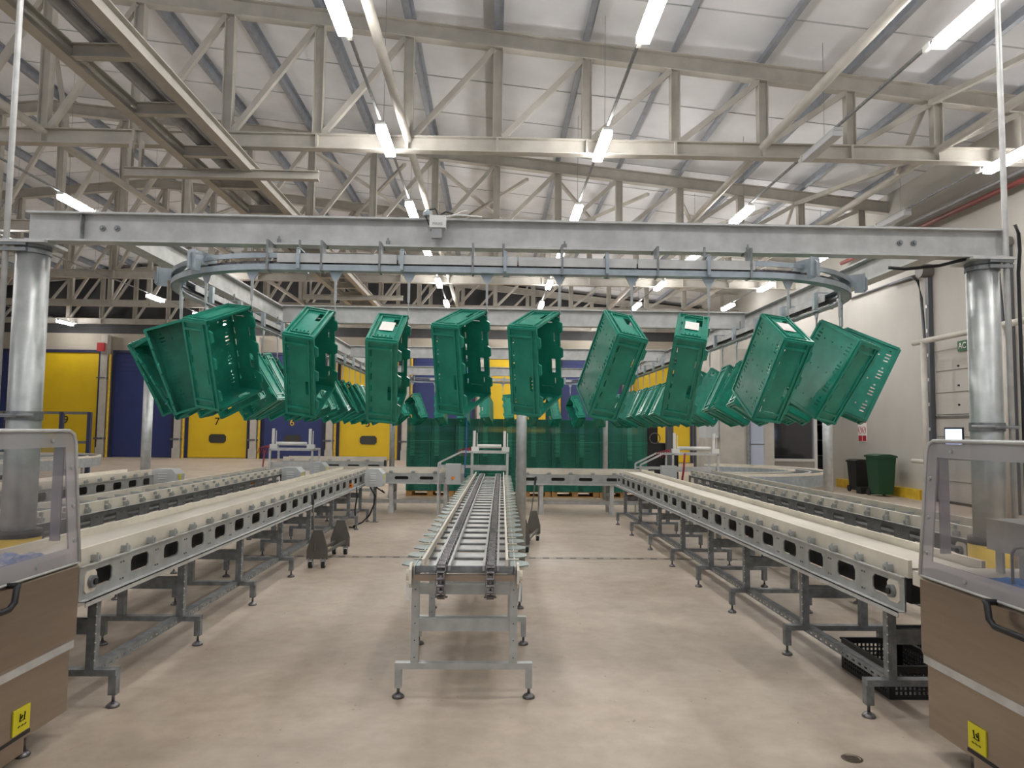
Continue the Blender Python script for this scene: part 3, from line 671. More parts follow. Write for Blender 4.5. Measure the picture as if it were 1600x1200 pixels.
def cross_conveyor(label, x0, x1, yf, depth, zp, feet, thin=False):
    t = thing('cross_conveyor', label, 'conveyor', ((x0+x1)/2, yf+depth/2, 0)); zb, zt, zr = zp; L_ = x1-x0
    n = int(L_/.45); sl = [((q+.5)*L_/n, (zt-zb)/2, .26, .06) for q in range(n)]
    for y in (yf, yf+depth): MB().slotplate((x0, y, zb), (1,0,0), (0,0,1), (0,1,0), L_, zt-zb, .008, sl).build('side_panel', 'galv', t)
    MB().box(x0, x1, yf-.03, yf+.01, zb-.02, zb).build('flange', 'galvlite', t)
    for y in (yf+.02, yf+depth-.03): MB().box(x0, x1, y, y+.022, zt, zr).build('guide_rail', 'plastic', t)
    MB().box(x0+.02, x1-.02, yf+.05, yf+depth-.04, zb+.03, zt+.015).build('belt_bed', 'rubber', t)
    c = MB().cb((x0+.2, yf+.005, zt+.03), (.07, .03, .03)).build('rail_clamp', 'galv', t)
    for q in range(1, int(L_/.42)): k = c.copy(); C.objects.link(k); k.location.x += q*.42
    for x in feet:
        f = MB(); f.bar((x, yf+.03, .12), (x, yf+.03, zb), .075, .05, (0,1,0)); f.bar((x, yf+depth-.03, .12), (x, yf+depth-.03, zb), .06, .05, (0,1,0)); f.bar((x, yf, .35), (x, yf+depth, .35), .05, .05)
        f.bar((x, yf+.03, 0), (x, yf+.03, .14), .1, .07, (0,1,0)); f.bar((x, yf+depth-.03, 0), (x, yf+depth-.03, .14), .06, .06, (0,1,0)); f.build('leg', 'galvlite', t)
    MB().bar((feet[0], yf+.3, .2), (feet[-1], yf+.3, .2), .03, .07).build('tie_rail', 'galvlite', t)
    return t
cross_conveyor('cross conveyor behind the open floor, left of the centre line', -3.4, -.55, 13.75, .6, (.58, .76, .85), [-3.3, -1.93, -.9])
cross_conveyor('cross conveyor behind the open floor, right of the centre line', .45, 3.1, 13.75, .6, (.58, .76, .85), [.93, 2.28, 2.95])
cross_conveyor('farther cross conveyor with white rail in front of door six', -4.7, -2.45, 16.2, .5, (.66, .86, .95), [-4.5, -2.7])

# curved conveyors
def curved(label, cx, cyy, ro, ri, a0, a1, z, ext, legs):
    t = thing('curved_conveyor', label, 'conveyor', (cx, cyy, 0)); n = 22
    def arc(r, a): return Vector((cx+r*math.cos(a), cyy+r*math.sin(a)))
    def path(r):
        pts = [arc(r, a0+(a1-a0)*q/n) for q in range(n+1)]
        d0 = Vector((math.sin(a0), -math.cos(a0))); d1 = Vector((-math.sin(a1), math.cos(a1)))
        return [pts[0]+d0*ext[0]]+pts+[pts[-1]+d1*ext[1]]
    def strip(rA, rB, z0, z1):
        A, B = path(rA), path(rB); vs = []; m_ = MB()
        for p, q in zip(A, B): vs += [(p.x,p.y,z0),(q.x,q.y,z0),(q.x,q.y,z1),(p.x,p.y,z1)]
        fs = [(i*4+e, i*4+(e+1) % 4, i*4+4+(e+1) % 4, i*4+4+e) for i in range(len(A)-1) for e in range(4)]+[(0,1,2,3), tuple(len(vs)-4+e for e in (3,2,1,0))]
        return m_.add(vs, fs)
    strip(ro, ro-.01, z-.27, z-.045).build('side_panel', 'bluezinc', t); strip(ri, ri+.01, z-.27, z-.045).build('side_panel', 'bluezinc', t)
    strip(ro-.0, ro-.035, z-.045, z).build('guide_rail', 'plastic', t); strip(ri, ri+.035, z-.045, z).build('guide_rail', 'plastic', t)
    strip(ro-.04, ri+.04, z-.14, z-.03).build('belt', 'rubber', t); strip((ro+ri)/2+.02, (ro+ri)/2-.02, z-.03, z-.02).build('centre_strip', 'boxgrey', t)
    for (lx, ly) in legs:
        f = MB(); f.bar((lx, ly, 0), (lx, ly, z-.14), .06, .06, (0,1,0)); f.build('leg', 'galvlite', t)
    return t
curved('curved white railed conveyor turning in front of the office window', 4.85, 15.6, 2.25, 1.6, -PI/2, .9, .83, (.5, .9), [(6.3, 14.5), (6.75, 16.2), (4.6, 13.65)])
curved('curved white railed conveyor at the far left before the doors', -12.0, 18.0, 2.05, 1.45, 0, PI/2, .84, (3.6, 2.0), [(-10.25, 15), (-10.25, 17.5), (-10.9, 19.4)])

# centre chain conveyor
CX = lambda y: -.16+(y-4.4)*.0115          # slight skew of the line to the hall axis
CYAW = math.atan(.0115)
t = thing('chain_conveyor', 'centre chain conveyor with two roller chains and white guide rails on legs', 'conveyor', (CX(4.4), 4.4, 0))
Y0, Y1 = 4.32, 13.3
def cpt(dx, y, z): return (CX(y)+dx, y, z)
for s in (-1, 1):
    MB().bar(cpt(s*.30, Y0, .755), cpt(s*.30, Y1, .755), .006, .06).build('side_panel', 'galv', t)
    MB().bar(cpt(s*.252, Y0+.04, .80), cpt(s*.252, Y1, .80), .016, .045).build('guide_rail', 'plastic', t)
    n = int((Y1-Y0)/.3)
    for q in range(n):
        y = Y0+.15+q*.3; x = CX(y)
        m_ = MB(); m_.prism((x+s*.27, y-.1, .775), (s,0,0), (0,1,0), (0,0,1), [(0,.0),(.06,.0),(.115,.05),(.115,.15),(.06,.2),(0,.2)], .007); m_.build('side_pad', 'tabs', t)
        m_ = MB(); m_.bar((x+s*.30, y, .77), (x+s*.30, y, .735), .04, .03, (0,1,0)); m_.bar((x+s*.25, y+.1, .788), (x+s*.33, y+.1, .788), .02, .006); m_.build('pad_bracket', 'plastic', t)
n = int((Y1-Y0)/.3)
for q in range(n):
    y = Y0+.16+q*.3; MB().bar(cpt(-.30, y, .755), cpt(.30, y, .755), .035, .012).build('cross_slat', 'galvdark', t)
    MB().bar(cpt(.01, y+.05, .748), cpt(.01, y+.25, .748), .2, .004).build('bed_sheet', 'galvlite', t)
    for dx in (-.215, .222): MB().bar(cpt(dx, y+.06, .748), cpt(dx, y+.24, .748), .05, .004).build('side_sheet', 'galvlite', t)
# chains: running strip with links
for dx in (-.135, .155):
    ch = MB()
    for e in (-.042, .042): ch.bar(cpt(dx+e, Y0, .778), cpt(dx+e, Y1, .778), .014, .03)
    ch.build('chain_guide', 'galv', t)
    ch = MB(); n = int((Y1-Y0)/.05)
    for q in range(n):
        y = Y0+.0+q*.05; ch.tube(cpt(dx-.022, y, .80), cpt(dx+.022, y, .80), .009, 6)
        e = .025 if q % 2 else .019
        for sg in (-1, 1): ch.bar(cpt(dx+sg*e, y-.004, .80), cpt(dx+sg*e, y+.054, .80), .004, .018)
    R_ = .095; zc_ = .80-R_
    for q in range(8):
        a = PI/2+q*.42; y = Y0-.01+R_*math.cos(a)*1; z = zc_+R_*math.sin(a); a2 = a+.42; y2 = Y0-.01+R_*math.cos(a2); z2 = zc_+R_*math.sin(a2)
        ch.tube(cpt(dx-.022, y, z), cpt(dx+.022, y, z), .01, 6); e = .027 if q % 2 else .02
        for sg in (-1, 1): ch.bar(cpt(dx+sg*e, y, z), cpt(dx+sg*e, y2, z2), .004, .02, (0,1,0))
    ch.build('roller_chain', 'chain', t)
    sp_ = MB(); sp_.tube(cpt(dx-.006, Y0-.01, zc_), cpt(dx+.006, Y0-.01, zc_), .082, 18); sp_.tube(cpt(dx-.02, Y0-.01, zc_), cpt(dx+.02, Y0-.01, zc_), .026, 12); sp_.build('sprocket', 'chain', t)
MB().bar(cpt(-.30, Y0-.01, .725), cpt(.30, Y0-.01, .725), .035, .035).build('drive_shaft', 'stainless', t)
MB().bar(cpt(-.29, Y0+.03, .765), cpt(.29, Y0+.03, .765), .01, .04).build('end_plate', 'galvdark', t)
for s in (-1, 1):
    e = MB(); e.prism((CX(4.3)+s*.31, Y0-.05, .665), (0,1,0), (0,0,1), (s,0,0), [(.0,.03),(.03,0),(.1,0),(.13,.03),(.13,.11),(.1,.14),(.03,.14),(0,.11)], .014); e.tube(cpt(s*.32, Y0+.01, .735), cpt(s*.345, Y0+.01, .735), .032, 14); e.build('bearing_block', 'plastic', t)
    MB().bar(cpt(s*.335, Y0-.02, .70), cpt(s*.325, Y0-.06, .60), .012, .008).build('tail_strap', 'galvlite', t)
for y in [4.5, 5.57, 6.65, 7.75, 8.85, 9.95, 11.05, 12.15]:
    f = MB()
    for s in (-1, 1): f.bar(cpt(s*.295, y-.1, .18), cpt(s*.295, y-.1, .75), .045, .045, (0,1,0))
    f.bar(cpt(-.29, y-.1, .43), cpt(.29, y-.1, .43), .03, .075); f.bar(cpt(-.29, y-.1, .64), cpt(.29, y-.1, .64), .03, .06); f.bar(cpt(-.41, y-.1, .19), cpt(.41, y-.1, .19), .05, .035)
    for s in (-1, 1): f.bar(cpt(s*.39, y-.1, .06), cpt(s*.39, y-.1, .175), .04, .04, (0,1,0))
    fr = f.build('support_frame', 'galv', t)
    for s in (-1, 1): foot(MB(), CX(y)+s*.39, y-.1, .07).build('foot', 'chain', fr, smooth=True)
    h = MB()
    for s in (-1, 1):
        for q in range(5): h.tube(cpt(s*.295, y-.1235, .24+q*.1), cpt(s*.295, y-.1225, .24+q*.1), .004, 6)
    h.build('bolt_holes', 'black', fr)

# ------------------------------------------------------------------ motor boxes, cables
def motor_box(x, y, z, label, w_=.3, cable=True):
    t = thing('motor_housing', label, 'motor housing', (x, y, z-.3), 'grey louvred motor housings')
    m_ = MB(); m_.prism((x-w_/2, y-.15, z-.3), (1,0,0), (0,0,1), (0,1,0), [(.03,0),(w_-.02,0),(w_,.05),(w_,.22),(w_-.08,.3),(.05,.3),(0,.27),(0,.03)], .32); m_.build('casing', 'boxgrey', t)
    m_ = MB()
    for q in range(5): m_.box(x-w_*.22, x+w_*.12, y-.16, y-.15, z-.24+q*.04, z-.228+q*.04)
    m_.build('louvres', 'white', t)
    m_ = MB(); m_.bar((x, y, 0), (x, y, z-.3), .05, .05, (0,1,0)); m_.box(x-.07, x+.07, y-.07, y+.07, 0, .01); m_.build('stand', 'galvdark', t)
    MB().box(x+w_/2, x+w_/2+.002, y-.06, y+.04, z-.18, z-.08).build('warning_sticker', 'sticker', t)
motor_box(-2.02, 12.45, .91, 'grey louvred motor housing at the far end of the near left conveyor')
motor_box(-3.38, 12.3, .93, 'grey louvred motor housing at the far end of the second left conveyor', .32)
motor_box(-3.16, 13.2, .98, 'grey louvred motor housing behind the second left conveyor housing', .28)
motor_box(-5.35, 12.0, .9, 'grey louvred motor housing beside the pale left column', .4)
m_ = MB(); m_.ptube([(-2.18,11.6,.66),(-2.17,11.6,.5),(-2.2,11.62,.3),(-2.18,11.6,.1),(-2.2,11.6,.015),(-2.3,11.7,.015)], .012); m_.ptube([(-2.1,12.4,.6),(-2.0,12.35,.45),(-2.02,12.35,.3),(-2.1,12.4,.12),(-2.2,12.3,.015),(-2.25,11.8,.015)], .014); m_.ptube([(-2.0,12.4,.6),(-1.85,12.4,.5),(-1.9,12.4,.55)], .012)
tag(m_.build('motor_cable', 'black', smooth=True), 'black cables drooping from the near left motor housing to the floor', 'cable')
for x, y, wd in ((-2.22, 11.35, 'near left conveyor'), (-3.92, 11.9, 'second left conveyor'), (.2, 12.6, 'centre conveyor')):
    g = thing('safety_switch', 'small orange safety switch on the %s side' % wd, 'switch', (x, y, .68)); MB().cb((x, y, .7), (.05, .05, .06)).build('body', 'orange', g); MB().cb((x, y-.03, .71), (.02, .02, .02)).build('knob', 'black', g)

# ------------------------------------------------------------------ head units (pneumatic transfer frames)
def head_unit(label, x0, x1, y, z0, side_arm, panel):
    t = thing('transfer_frame', label, 'transfer frame', ((x0+x1)/2, y, 0), 'pneumatic transfer frames')
    f = MB(); zt = 1.18
    for x in (x0, x1):
        for yy in (y, y+.55): f.bar((x, yy, z0), (x, yy, zt), .035, .035, (0,1,0))
        f.bar((x, y, zt), (x, y+.55, zt), .035, .035)
    for yy in (y, y+.55): f.bar((x0-.02, yy, zt), (x1+.02, yy, zt), .035, .04)
    f.box(x0, x1, y+.03, y+.04, .84, .94); f.build('frame', 'galvlite', t)
    for x in (x0+.04, x1-.06):
        c = MB(); c.tube((x, y+.05, zt+.03), (x, y+.05, zt+.4), .028, 12); c.tube((x+.055, y+.05, zt+.03), (x+.055, y+.05, zt+.36), .008, 6); c.box(x-.05, x+.09, y, y+.1, zt+.02, zt+.1); c.build('air_cylinder', 'white', t, smooth=False)
    MB().tube((x0+.1, y+.05, zt+.11), (x1-.12, y+.05, zt+.11), .036, 12).build('cross_roller', 'white', t, smooth=True)
    if side_arm:
        a = MB(); xx = x0-.62
        for yy in (y, y+.5):
            a.bar((xx, yy, z0), (xx, yy, .97), .03, .03, (0,1,0)); a.bar((xx, yy, .97), (x0-.2, yy, zt), .03, .03); a.bar((x0-.2, yy, zt), (x0, yy, zt), .03, .03); a.bar((xx, yy, .9), (x0, yy, .9), .025, .03)
        a.build('guard_arm', 'galvlite', t)
    if panel:
        px, py, pz = panel
        b = MB().box(px-.14, px+.14, py-.1, py+.05, pz-.2, pz+.18).build('control_panel', 'boxgrey', t)
        MB().tube((px, py-.125, pz-.08), (px, py-.1, pz-.08), .03, 12).build('rotary_switch', 'orange', b)
    h = MB()
    for q in range(5):
        h.ptube([(x0-.3+q*.05, y+.2, zt-.08), (x0-.26+q*.05, y+.18, zt+.02+.015*q), (x0-.16+q*.04, y+.15, zt+.05+.01*q), (x0-.03+q*.01, y+.1, zt+.03)], .008, 6)
    h.build('air_hose', 'redhose', t)
    return t
head_unit('white pneumatic transfer frame at the far end of the centre conveyor', -.4, .27, 13.45, .0, True, (-.74, 13.5, .78))
head_unit('white pneumatic transfer frame far left in front of the blue door', -4.25, -3.45, 13.8, .0, False, None)
head_unit('white pneumatic transfer frame on the right with a sloping guard and red hoses', 3.42, 4.28, 13.6, .0, True, (3.28, 13.4, .79))
g = MB(); g.ptube([(-.52,13.3,.72),(-.52,13.35,1.0),(-.5,13.4,1.3),(-.5,13.42,2.0),(-.5,13.5,2.9)], .009, 6); tag(g.build('air_line', 'hose', smooth=True), 'thin blue air line rising beside the centre transfer frame', 'air hose')
g = MB(); g.ptube([(3.5,13.3,.6),(3.55,13.32,.9),(3.58,13.35,1.2)], .02, 6); tag(g.build('hose_bundle', 'redhose', smooth=True), 'dark red hose bundle beside the right control panel', 'air hose')
g = MB(); g.ptube([(-4.4,13.9,.5),(-4.42,13.92,.8),(-4.38,13.9,1.15)], .014, 6); tag(g.build('hose_bundle', 'redhose', smooth=True), 'dark red hose bundle at the left transfer frame', 'air hose')

# ------------------------------------------------------------------ floor trolleys (skates) left and right
def skate(label, pts, hp):
    t = thing('roller_skate_trolley', label, 'trolley', (pts[0][0], pts[0][1], 0), 'grey floor trolleys')
    for (x, y, w_) in pts:
        m_ = MB(); m_.prism((x-w_/2, y, .1), (1,0,0), (0,0,1), (0,1,0), [(0,0),(w_,0),(w_,.12),(w_*.72,.33),(w_*.3,.33),(0,.1)], .02); e = m_.build('end_plate', 'dust', t)
        for dx in (-w_*.3, w_*.3):
            k = MB(); k.tube((x+dx-.02, y+.01, .035), (x+dx+.02, y+.01, .035), .034, 14); k.build('caster', 'rubber', e, smooth=True)
            k = MB(); k.box(x+dx-.027, x+dx-.021, y-.02, y+.04, .03, .11); k.box(x+dx+.021, x+dx+.027, y-.02, y+.04, .03, .11); k.box(x+dx-.027, x+dx+.027, y-.02, y+.04, .085, .1); k.build('caster_fork', 'galv', e)
    (xa, ya, _), (xb, yb, _) = pts
    for dx in (-.06, .06): MB().bar((xa+dx, ya+.02, .16), (xb+dx, yb, .16), .03, .03).build('side_bar', 'dust', t)
    (hx, hy, hz, tx, ty, tz) = hp
    h = MB(); h.tube((hx, hy, hz), (tx, ty, tz), .009, 8); hh = h.build('pull_handle', 'dust', t)
    d = (Vector((tx, ty, tz))-Vector((hx, hy, hz))).normalized(); MB().tube(Vector((tx, ty, tz))-d*.02, Vector((tx, ty, tz))+d*.1, .017, 10).build('grip', 'black', hh)
skate('grey trolley with tapered end plates and black gripped handle on the left floor', [(-2.0, 8.35, .24), (-1.93, 9.25, .24)], (-2.02, 8.33, .2, -2.1, 8.5, .72))
skate('grey trolley with tapered end plates behind the slim centre column', [(.41, 9.5, .17), (.6, 10.5, .2)], (.55, 10.48, .3, .62, 10.6, .82))

# ------------------------------------------------------------------ folded crate stacks on pallets
SX0, SY, PITCHZ = -1.79, 17.25, .0303
for k in range(5):
    x = SX0+.29+k*1.16
    t = thing('wooden_pallet', 'wooden pallet under the green stacks, %s from the left' % ordw(k+1), 'pallet', (x, SY+.4, 0), 'pallets under the green stacks')
    p = MB()
    for q in range(5): p.box(x-.57, x+.57, SY+.02+q*.17, SY+.12+q*.17, .115, .135)
    for q in range(3): p.box(x-.57, x+.57, SY+.02+q*.34, SY+.12+q*.34, 0, .02)
    p.build('deck_boards', 'wood', t)
    p = MB()
    for a in (-.5, 0, .5):
        for q in range(3): p.box(x+a-.07, x+a+.07, SY+.02+q*.34, SY+.12+q*.34, .02, .115)
    p.build('blocks', 'wood', t)
def slab(mb, x, y, z):
    mb.box(x-.285, x+.285, y, y+.78, z, z+.026); mb.box(x-.2, x-.09, y-.03, y, z+.012, z+.026); mb.box(x+.22, x+.285, y-.006, y, z+.004, z+.02)
pf = None
for k in range(10):
    nl = 30; ztop = .14+57*PITCHZ-(0.0 if k < 8 else .06)
    for q in range(nl):
        z = ztop-(q+1)*PITCHZ; lab = 'folded green crate, %s from the top of the %s stack from the left' % (ordw(q+1), ordw(k+1))
        x = SX0+k*.58+random.uniform(-.004, .004)
        if pf is None:
            m_ = MB(); slab(m_, 0, 0, 0); pf = m_.build('folded_crate', 'greend', origin=(0,0,0)); pf.data.materials.append(MT['greenline']); pf.data.polygons[7].material_index = 1; pf.data.polygons[8].material_index = 1; o = pf  # lip top and front coloured paler for the light their ledges catch
        else: o = pf.copy(); C.objects.link(o)
        o.location = (x, SY, z); o['_o'] = (x, SY, z); tag(o, lab, 'folded crate', 'folded green crates stacked on the pallets')
m_ = MB()
for k in range(10):
    ztop = .14+57*PITCHZ-(0.0 if k < 8 else .06)
    for q in range(30, 57 if k < 8 else 55): slab(m_, SX0+k*.58, SY, max(.137, ztop-(q+1)*PITCHZ))
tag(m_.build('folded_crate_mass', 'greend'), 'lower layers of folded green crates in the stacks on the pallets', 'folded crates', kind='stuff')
for k in range(5):
    x = SX0+.29+k*1.16; m_ = MB()
    for z in (.55, 1.32):
        m_.box(x-.58, x+.58, SY-.02, SY-.016, z, z+.008)
    m_.box(x-.02, x-.012, SY-.021, SY-.017, .14, 1.84)
    tag(m_.build('packing_strap', 'greenline'), 'thin pale strap around the %s pallet of green stacks from the left' % ordw(k+1), 'strap', 'straps around the green stacks')

# ------------------------------------------------------------------ right side: dock door, posts, bins, office
d = struct('door_11', MB().box(XR+.02, XR+.1, 14.45, 17.05, .05, 3.62), 'wall')
m_ = MB()
for q in range(1, 7): m_.box(XR+.005, XR+.02, 14.45, 17.05, q*.52, q*.52+.012)
m_.box(XR-.01, XR+.02, 14.45, 17.05, 2.0, 2.05); m_.build('panel_joint', 'dust', d)
m_ = MB()
for z in (2.3, 2.75, 3.2): m_.tube((XR-.01, 16.2, z), (XR+.02, 16.2, z), .025, 6)
m_.build('hinge', 'ink', d)
for y0, y1 in ((16.12, 16.72), (14.6, 15.1)):
    w_ = MB().box(XR-.005, XR+.02, y0-.04, y1+.04, 1.34, 1.78).build('window_frame', 'black', d); MB().box(XR-.008, XR-.004, y0, y1, 1.38, 1.74).build('pane', 'daywin', w_)
MB().box(XR-.02, XR+.02, 14.45, 17.05, 0, .06).build('bottom_seal', 'black', d)
for y, nm in ((17.12, 'left'), (14.4, 'right')):
    t = thing('door_track', 'dark grey vertical lift track at the %s edge of the dock door' % nm, 'door track', (XR-.1, y, 0), 'dock door tracks')
    MB().box(XR-.12, XR-.01, y-.06, y+.06, 0, 5.6).build('rail', 'piped', t)
    m_ = MB()
    for q in range(8): m_.box(XR-.14, XR-.12, y-.02, y+.04, .5+q*.6, .58+q*.6)
    m_.build('bracket_row', 'galvlite', t)
    m_ = MB(); m_.tube((XR-.3, y, 5.62), (XR-.02, y, 5.62), .17 if nm == 'left' else .12, 18); m_.build('cable_drum', 'dust', t)
    m_ = MB(); m_.ptube([(XR-.12, y+1.6, 5.6), (XR-.12, y+.6, 5.6), (XR-.12, y+.35, 5.45), (XR-.12, y+.22, 5.0), (XR-.12, y+.15, 4.2), (XR-.12, y+.1, 3.4)], .035, 8); m_.build('spring_pipe', 'piped', t, smooth=True)
t = thing('goalpost_barrier', 'cream tubular goalpost barrier in front of the dock door', 'barrier', (10.0, 15, 0))
MB().tube((10.0, 16.75, 3.78), (10.0, 12.9, 3.78), .065, 14).build('top_tube', 'cream', t, smooth=True)
for y in (16.35, 13.75): MB().tube((10.0, y, 0), (10.0, y, 3.75), .065 if y > 15 else .075, 14).build('post', 'cream', t, smooth=True)
m_ = MB(); m_.tube((10.0, 16.9, .98), (10.0, 16.35, .98), .05, 12); m_.build('side_stub', 'cream', t)
t = thing('dock_sign', 'small dark green sign with white letters above the dock door', 'sign', (XR-.02, 15.95, 3.55)); MB().box(XR-.03, XR-.005, 15.65, 16.15, 3.52, 3.76).build('plate', 'sign_green', t); text('AC 5', .2, 'paper', t, (XR-.034, 15.9, 3.64), (PI/2, 0, -PI/2), ext=.001)
t = thing('safety_notice', 'white and red prohibition notices on the right wall', 'sign', (XR-.02, 20.5, 1.4)); MB().box(XR-.02, XR-.005, 20.28, 20.75, 1.38, 2.3).build('board', 'paper', t)
for y in (20.4, 20.63):
    m_ = MB(); m_.box(XR-.024, XR-.02, y-.1, y+.1, 1.4, 1.56); m_.box(XR-.024, XR-.02, y-.1, y+.1, 1.92, 2.02); m_.build('red_band', 'sign_red', t)
    m_ = MB()
    for q in range(16):
        a, b = 2*PI*q/16, 2*PI*(q+1)/16; m_.bar((XR-.023, y+.09*math.cos(a), 1.72+.1*math.sin(a)), (XR-.023, y+.09*math.cos(b), 1.72+.1*math.sin(b)), .004, .02, (1,0,0))
    m_.bar((XR-.023, y-.06, 1.79), (XR-.023, y+.06, 1.65), .004, .018, (1,0,0)); m_.build('prohibition_ring', 'sign_red', t)
    m_ = MB(); m_.box(XR-.024, XR-.02, y-.08, y+.08, 2.08, 2.24); m_.build('black_mark', 'ink', t)
tag(MB().tube((XR-.3, 3, 6.55), (XR-.3, 21, 6.72), .06, 12).build('wall_pipe', 'redpipe', smooth=True), 'dark red sprinkler pipe high along the right wall', 'pipe')
tag(MB().tube((XR-.3, 3, 6.75), (XR-.3, 21, 6.92), .055, 12).build('wall_pipe', 'pipegrey', smooth=True), 'grey pipe above the dark red pipe on the right wall', 'pipe')
g = MB(); g.ptube([(XR-.06, 21, 5.65), (XR-.06, 18.6, 5.65), (XR-.06, 17.3, 5.62)], .03, 8); tag(g.build('wall_conduit', 'piped', smooth=True), 'dark conduit running level on the right wall to the door track', 'conduit')

def wheelie_bin(x, y, s, m, label, lidm):
    t = thing('wheelie_bin', label, 'bin', (x, y, 0))
    a, b = .24*s, .3*s; H_ = 1.0*s; vs = []
    for k_, z in ((.8, .06), (1, H_)):
        vs += [(x-a*k_, y-b*k_, z), (x+a*k_, y-b*k_, z), (x+a*k_, y+b*k_, z), (x-a*k_, y+b*k_, z)]
    MB().add(vs, [(0,3,2,1),(4,5,6,7),(0,1,5,4),(1,2,6,5),(2,3,7,6),(3,0,4,7)]).build('body', m, t)
    l = MB(); l.prism((x-a*1.12, y-b*1.1, H_), (1,0,0), (0,0,1), (0,1,0), [(0,0),(a*2.24,0),(a*2.2,.05),(a*1.4,.09),(a*.5,.08),(0,.05)], b*2.2); l.build('lid', lidm, t)
    MB().tube((x-a*.9, y+b*1.1, H_+.02), (x+a*.9, y+b*1.1, H_+.02), .02, 8).build('handle', 'black', t)
    for sx in (-1, 1): MB().tube((x+sx*a*.95, y+b*.8, .09), (x+sx*a*.75, y+b*.8, .09), .09, 14).build('wheel', 'black', t)
wheelie_bin(10.1, 18.5, 1.0, 'binsgreen', 'dark green wheelie bin by the yellow kerb of the right wall', 'binsgreen')
wheelie_bin(10.15, 19.75, .82, 'black', 'smaller black wheelie bin left of the green one', 'black')
tag(MB().box(9.85, 10.3, 19.05, 19.3, 0, .18).build('low_box', 'black'), 'low black box between the two bins', 'box')

# office front and cream enclosure
OY = 21.8
w = MB(); w.box(7.3, 8.55, OY, OY+.12, 0, 3.4); w.box(8.55, 9.9, OY, OY+.12, 0, .8); w.box(8.55, 9.9, OY, OY+.12, 2.5, 3.4); w.box(9.9, 10.35, OY, OY+.12, 2.6, 3.4); w.box(7.3, 10.95, OY+.05, 26, 3.38, 3.5)
struct('wall_office', w, 'wall')
w = MB(); w.box(7.3, 10.95, 25.9, 26, 0, 3.4); w.box(7.3, 7.4, OY+.15, 26, 0, 3.4); w.box(10.9, 10.98, OY+.1, 26, 0, 3.4); w.box(9.93, 9.99, OY+.3, 26, 0, 3.4); struct('wall_office_rear', w, 'darkroom')
w = struct('window_1', MB().box(8.5, 8.58, OY-.03, OY+.15, .78, 2.52).box(9.84, 9.93, OY-.03, OY+.15, 0, 2.52).box(8.55, 9.9, OY-.04, OY+.15, .74, .82).box(8.55, 9.9, OY-.03, OY+.15, 2.48, 2.55), 'white')
MB().box(8.58, 9.84, OY+.05, OY+.06, .82, 2.48).build('pane', 'officeglass', w)
struct('trim_4', MB().box(10.32, 10.75, OY-.06, OY+.2, 0, 3.4), 'wall')
for q, x in enumerate((8.72, 8.9)):
    t = thing('computer_monitor', '%s of two lit blue monitors behind the office window' % ('left' if q == 0 else 'right'), 'monitor', (x, 22.8, 1.5))
    MB().box(x-.09, x+.09, 22.8, 22.83, 1.6, 1.95).build('casing', 'black', t); MB().box(x-.078, x+.078, 22.795, 22.8, 1.62, 1.93).build('screen', 'screen', t); MB().box(x-.02, x+.02, 22.84, 22.87, .78, 1.65).build('stand', 'black', t)
t = thing('office_desk', 'pale desk behind the office window', 'desk', (8.8, 22.8, 0)); MB().box(8.2, 9.6, 22.5, 23.2, .72, .76).build('top', 'wall', t)
for x in (8.25, 9.55): MB().box(x-.03, x+.03, 22.55, 23.15, 0, .72).build('leg', 'dust', t)
t = thing('office_chair', 'dark office chair seen through the office window', 'chair', (9.15, 23.6, 0)); MB().lathe((9.15, 23.6, .45), [(.2,0),(.24,.04),(.22,.09)], 14).build('seat', 'black', t)
m_ = MB(); m_.prism((8.93, 23.8, .62), (1,0,0), (0,0,1), (0,1,0), [(.05,0),(.39,0),(.44,.2),(.4,.7),(.3,.78),(.14,.78),(.04,.7),(0,.2)], .06); m_.build('backrest', 'black', t)
MB().tube((9.15, 23.6, .05), (9.15, 23.6, .45), .03, 8).build('gas_lift', 'galvdark', t)
for q in range(5): a = q*2*PI/5; MB().bar((9.15, 23.6, .07), (9.15+.28*math.cos(a), 23.6+.28*math.sin(a), .04), .04, .03).build('leg', 'black', t)
t = thing('storage_shelf', 'dark shelving with cartons inside the opening beside the office window', 'shelf', (10.25, 23, 0))
for x in (10.02, 10.8): MB().box(x-.02, x+.02, 22.8, 23.3, 0, 2.5).build('side_upright', 'darkroom', t)
for z in (.9, 1.4, 1.9, 2.4): MB().box(10.0, 10.82, 22.8, 23.3, z-.02, z).build('shelf_board', 'boxgrey', t)
for q, (x, z, w_, h_, m__) in enumerate(((10.12, .9, .14, .3, 'wood'), (10.3, .9, .16, .22, 'boxgrey'), (10.15, 1.4, .18, .3, 'boxgrey'), (10.35, 1.4, .14, .25, 'dust'), (10.2, 1.9, .3, .3, 'red'))):
    tag(MB().box(x-w_/2, x+w_/2, 22.78, 23.1, z, z+h_).build('carton', m__), ['small brown carton on the lowest shelf beside the office', 'grey carton on the lowest shelf beside the office', 'pale carton on the middle shelf beside the office', 'dark grey carton on the middle shelf', 'red carton on the upper shelf beside the office'][q], 'carton')
tag(MB().box(10.02, 10.33, 22.3, 22.7, 0, .85).build('low_cabinet', 'black'), 'black low cabinet inside the opening beside the office', 'cabinet')
t = thing('cream_enclosure', 'tall cream panelled enclosure behind the right conveyors', 'enclosure', (6.9, 20.2, 0))
MB().box(6.18, 7.66, 19.4, 21.7, 0, 3.9).build('panelled_body', 'cream', t)
MB().box(7.0, 7.36, 19.37, 19.4, 0, 3.2).build('pale_blue_door', 'skyblue', t); MB().box(6.98, 7.38, 19.36, 19.37, 1.28, 1.3).build('door_seam', 'dust', t)
MB().tube((6.93, 19.33, 0), (6.93, 19.33, 3.8), .05, 10).build('down_pipe', 'galvdark', t)
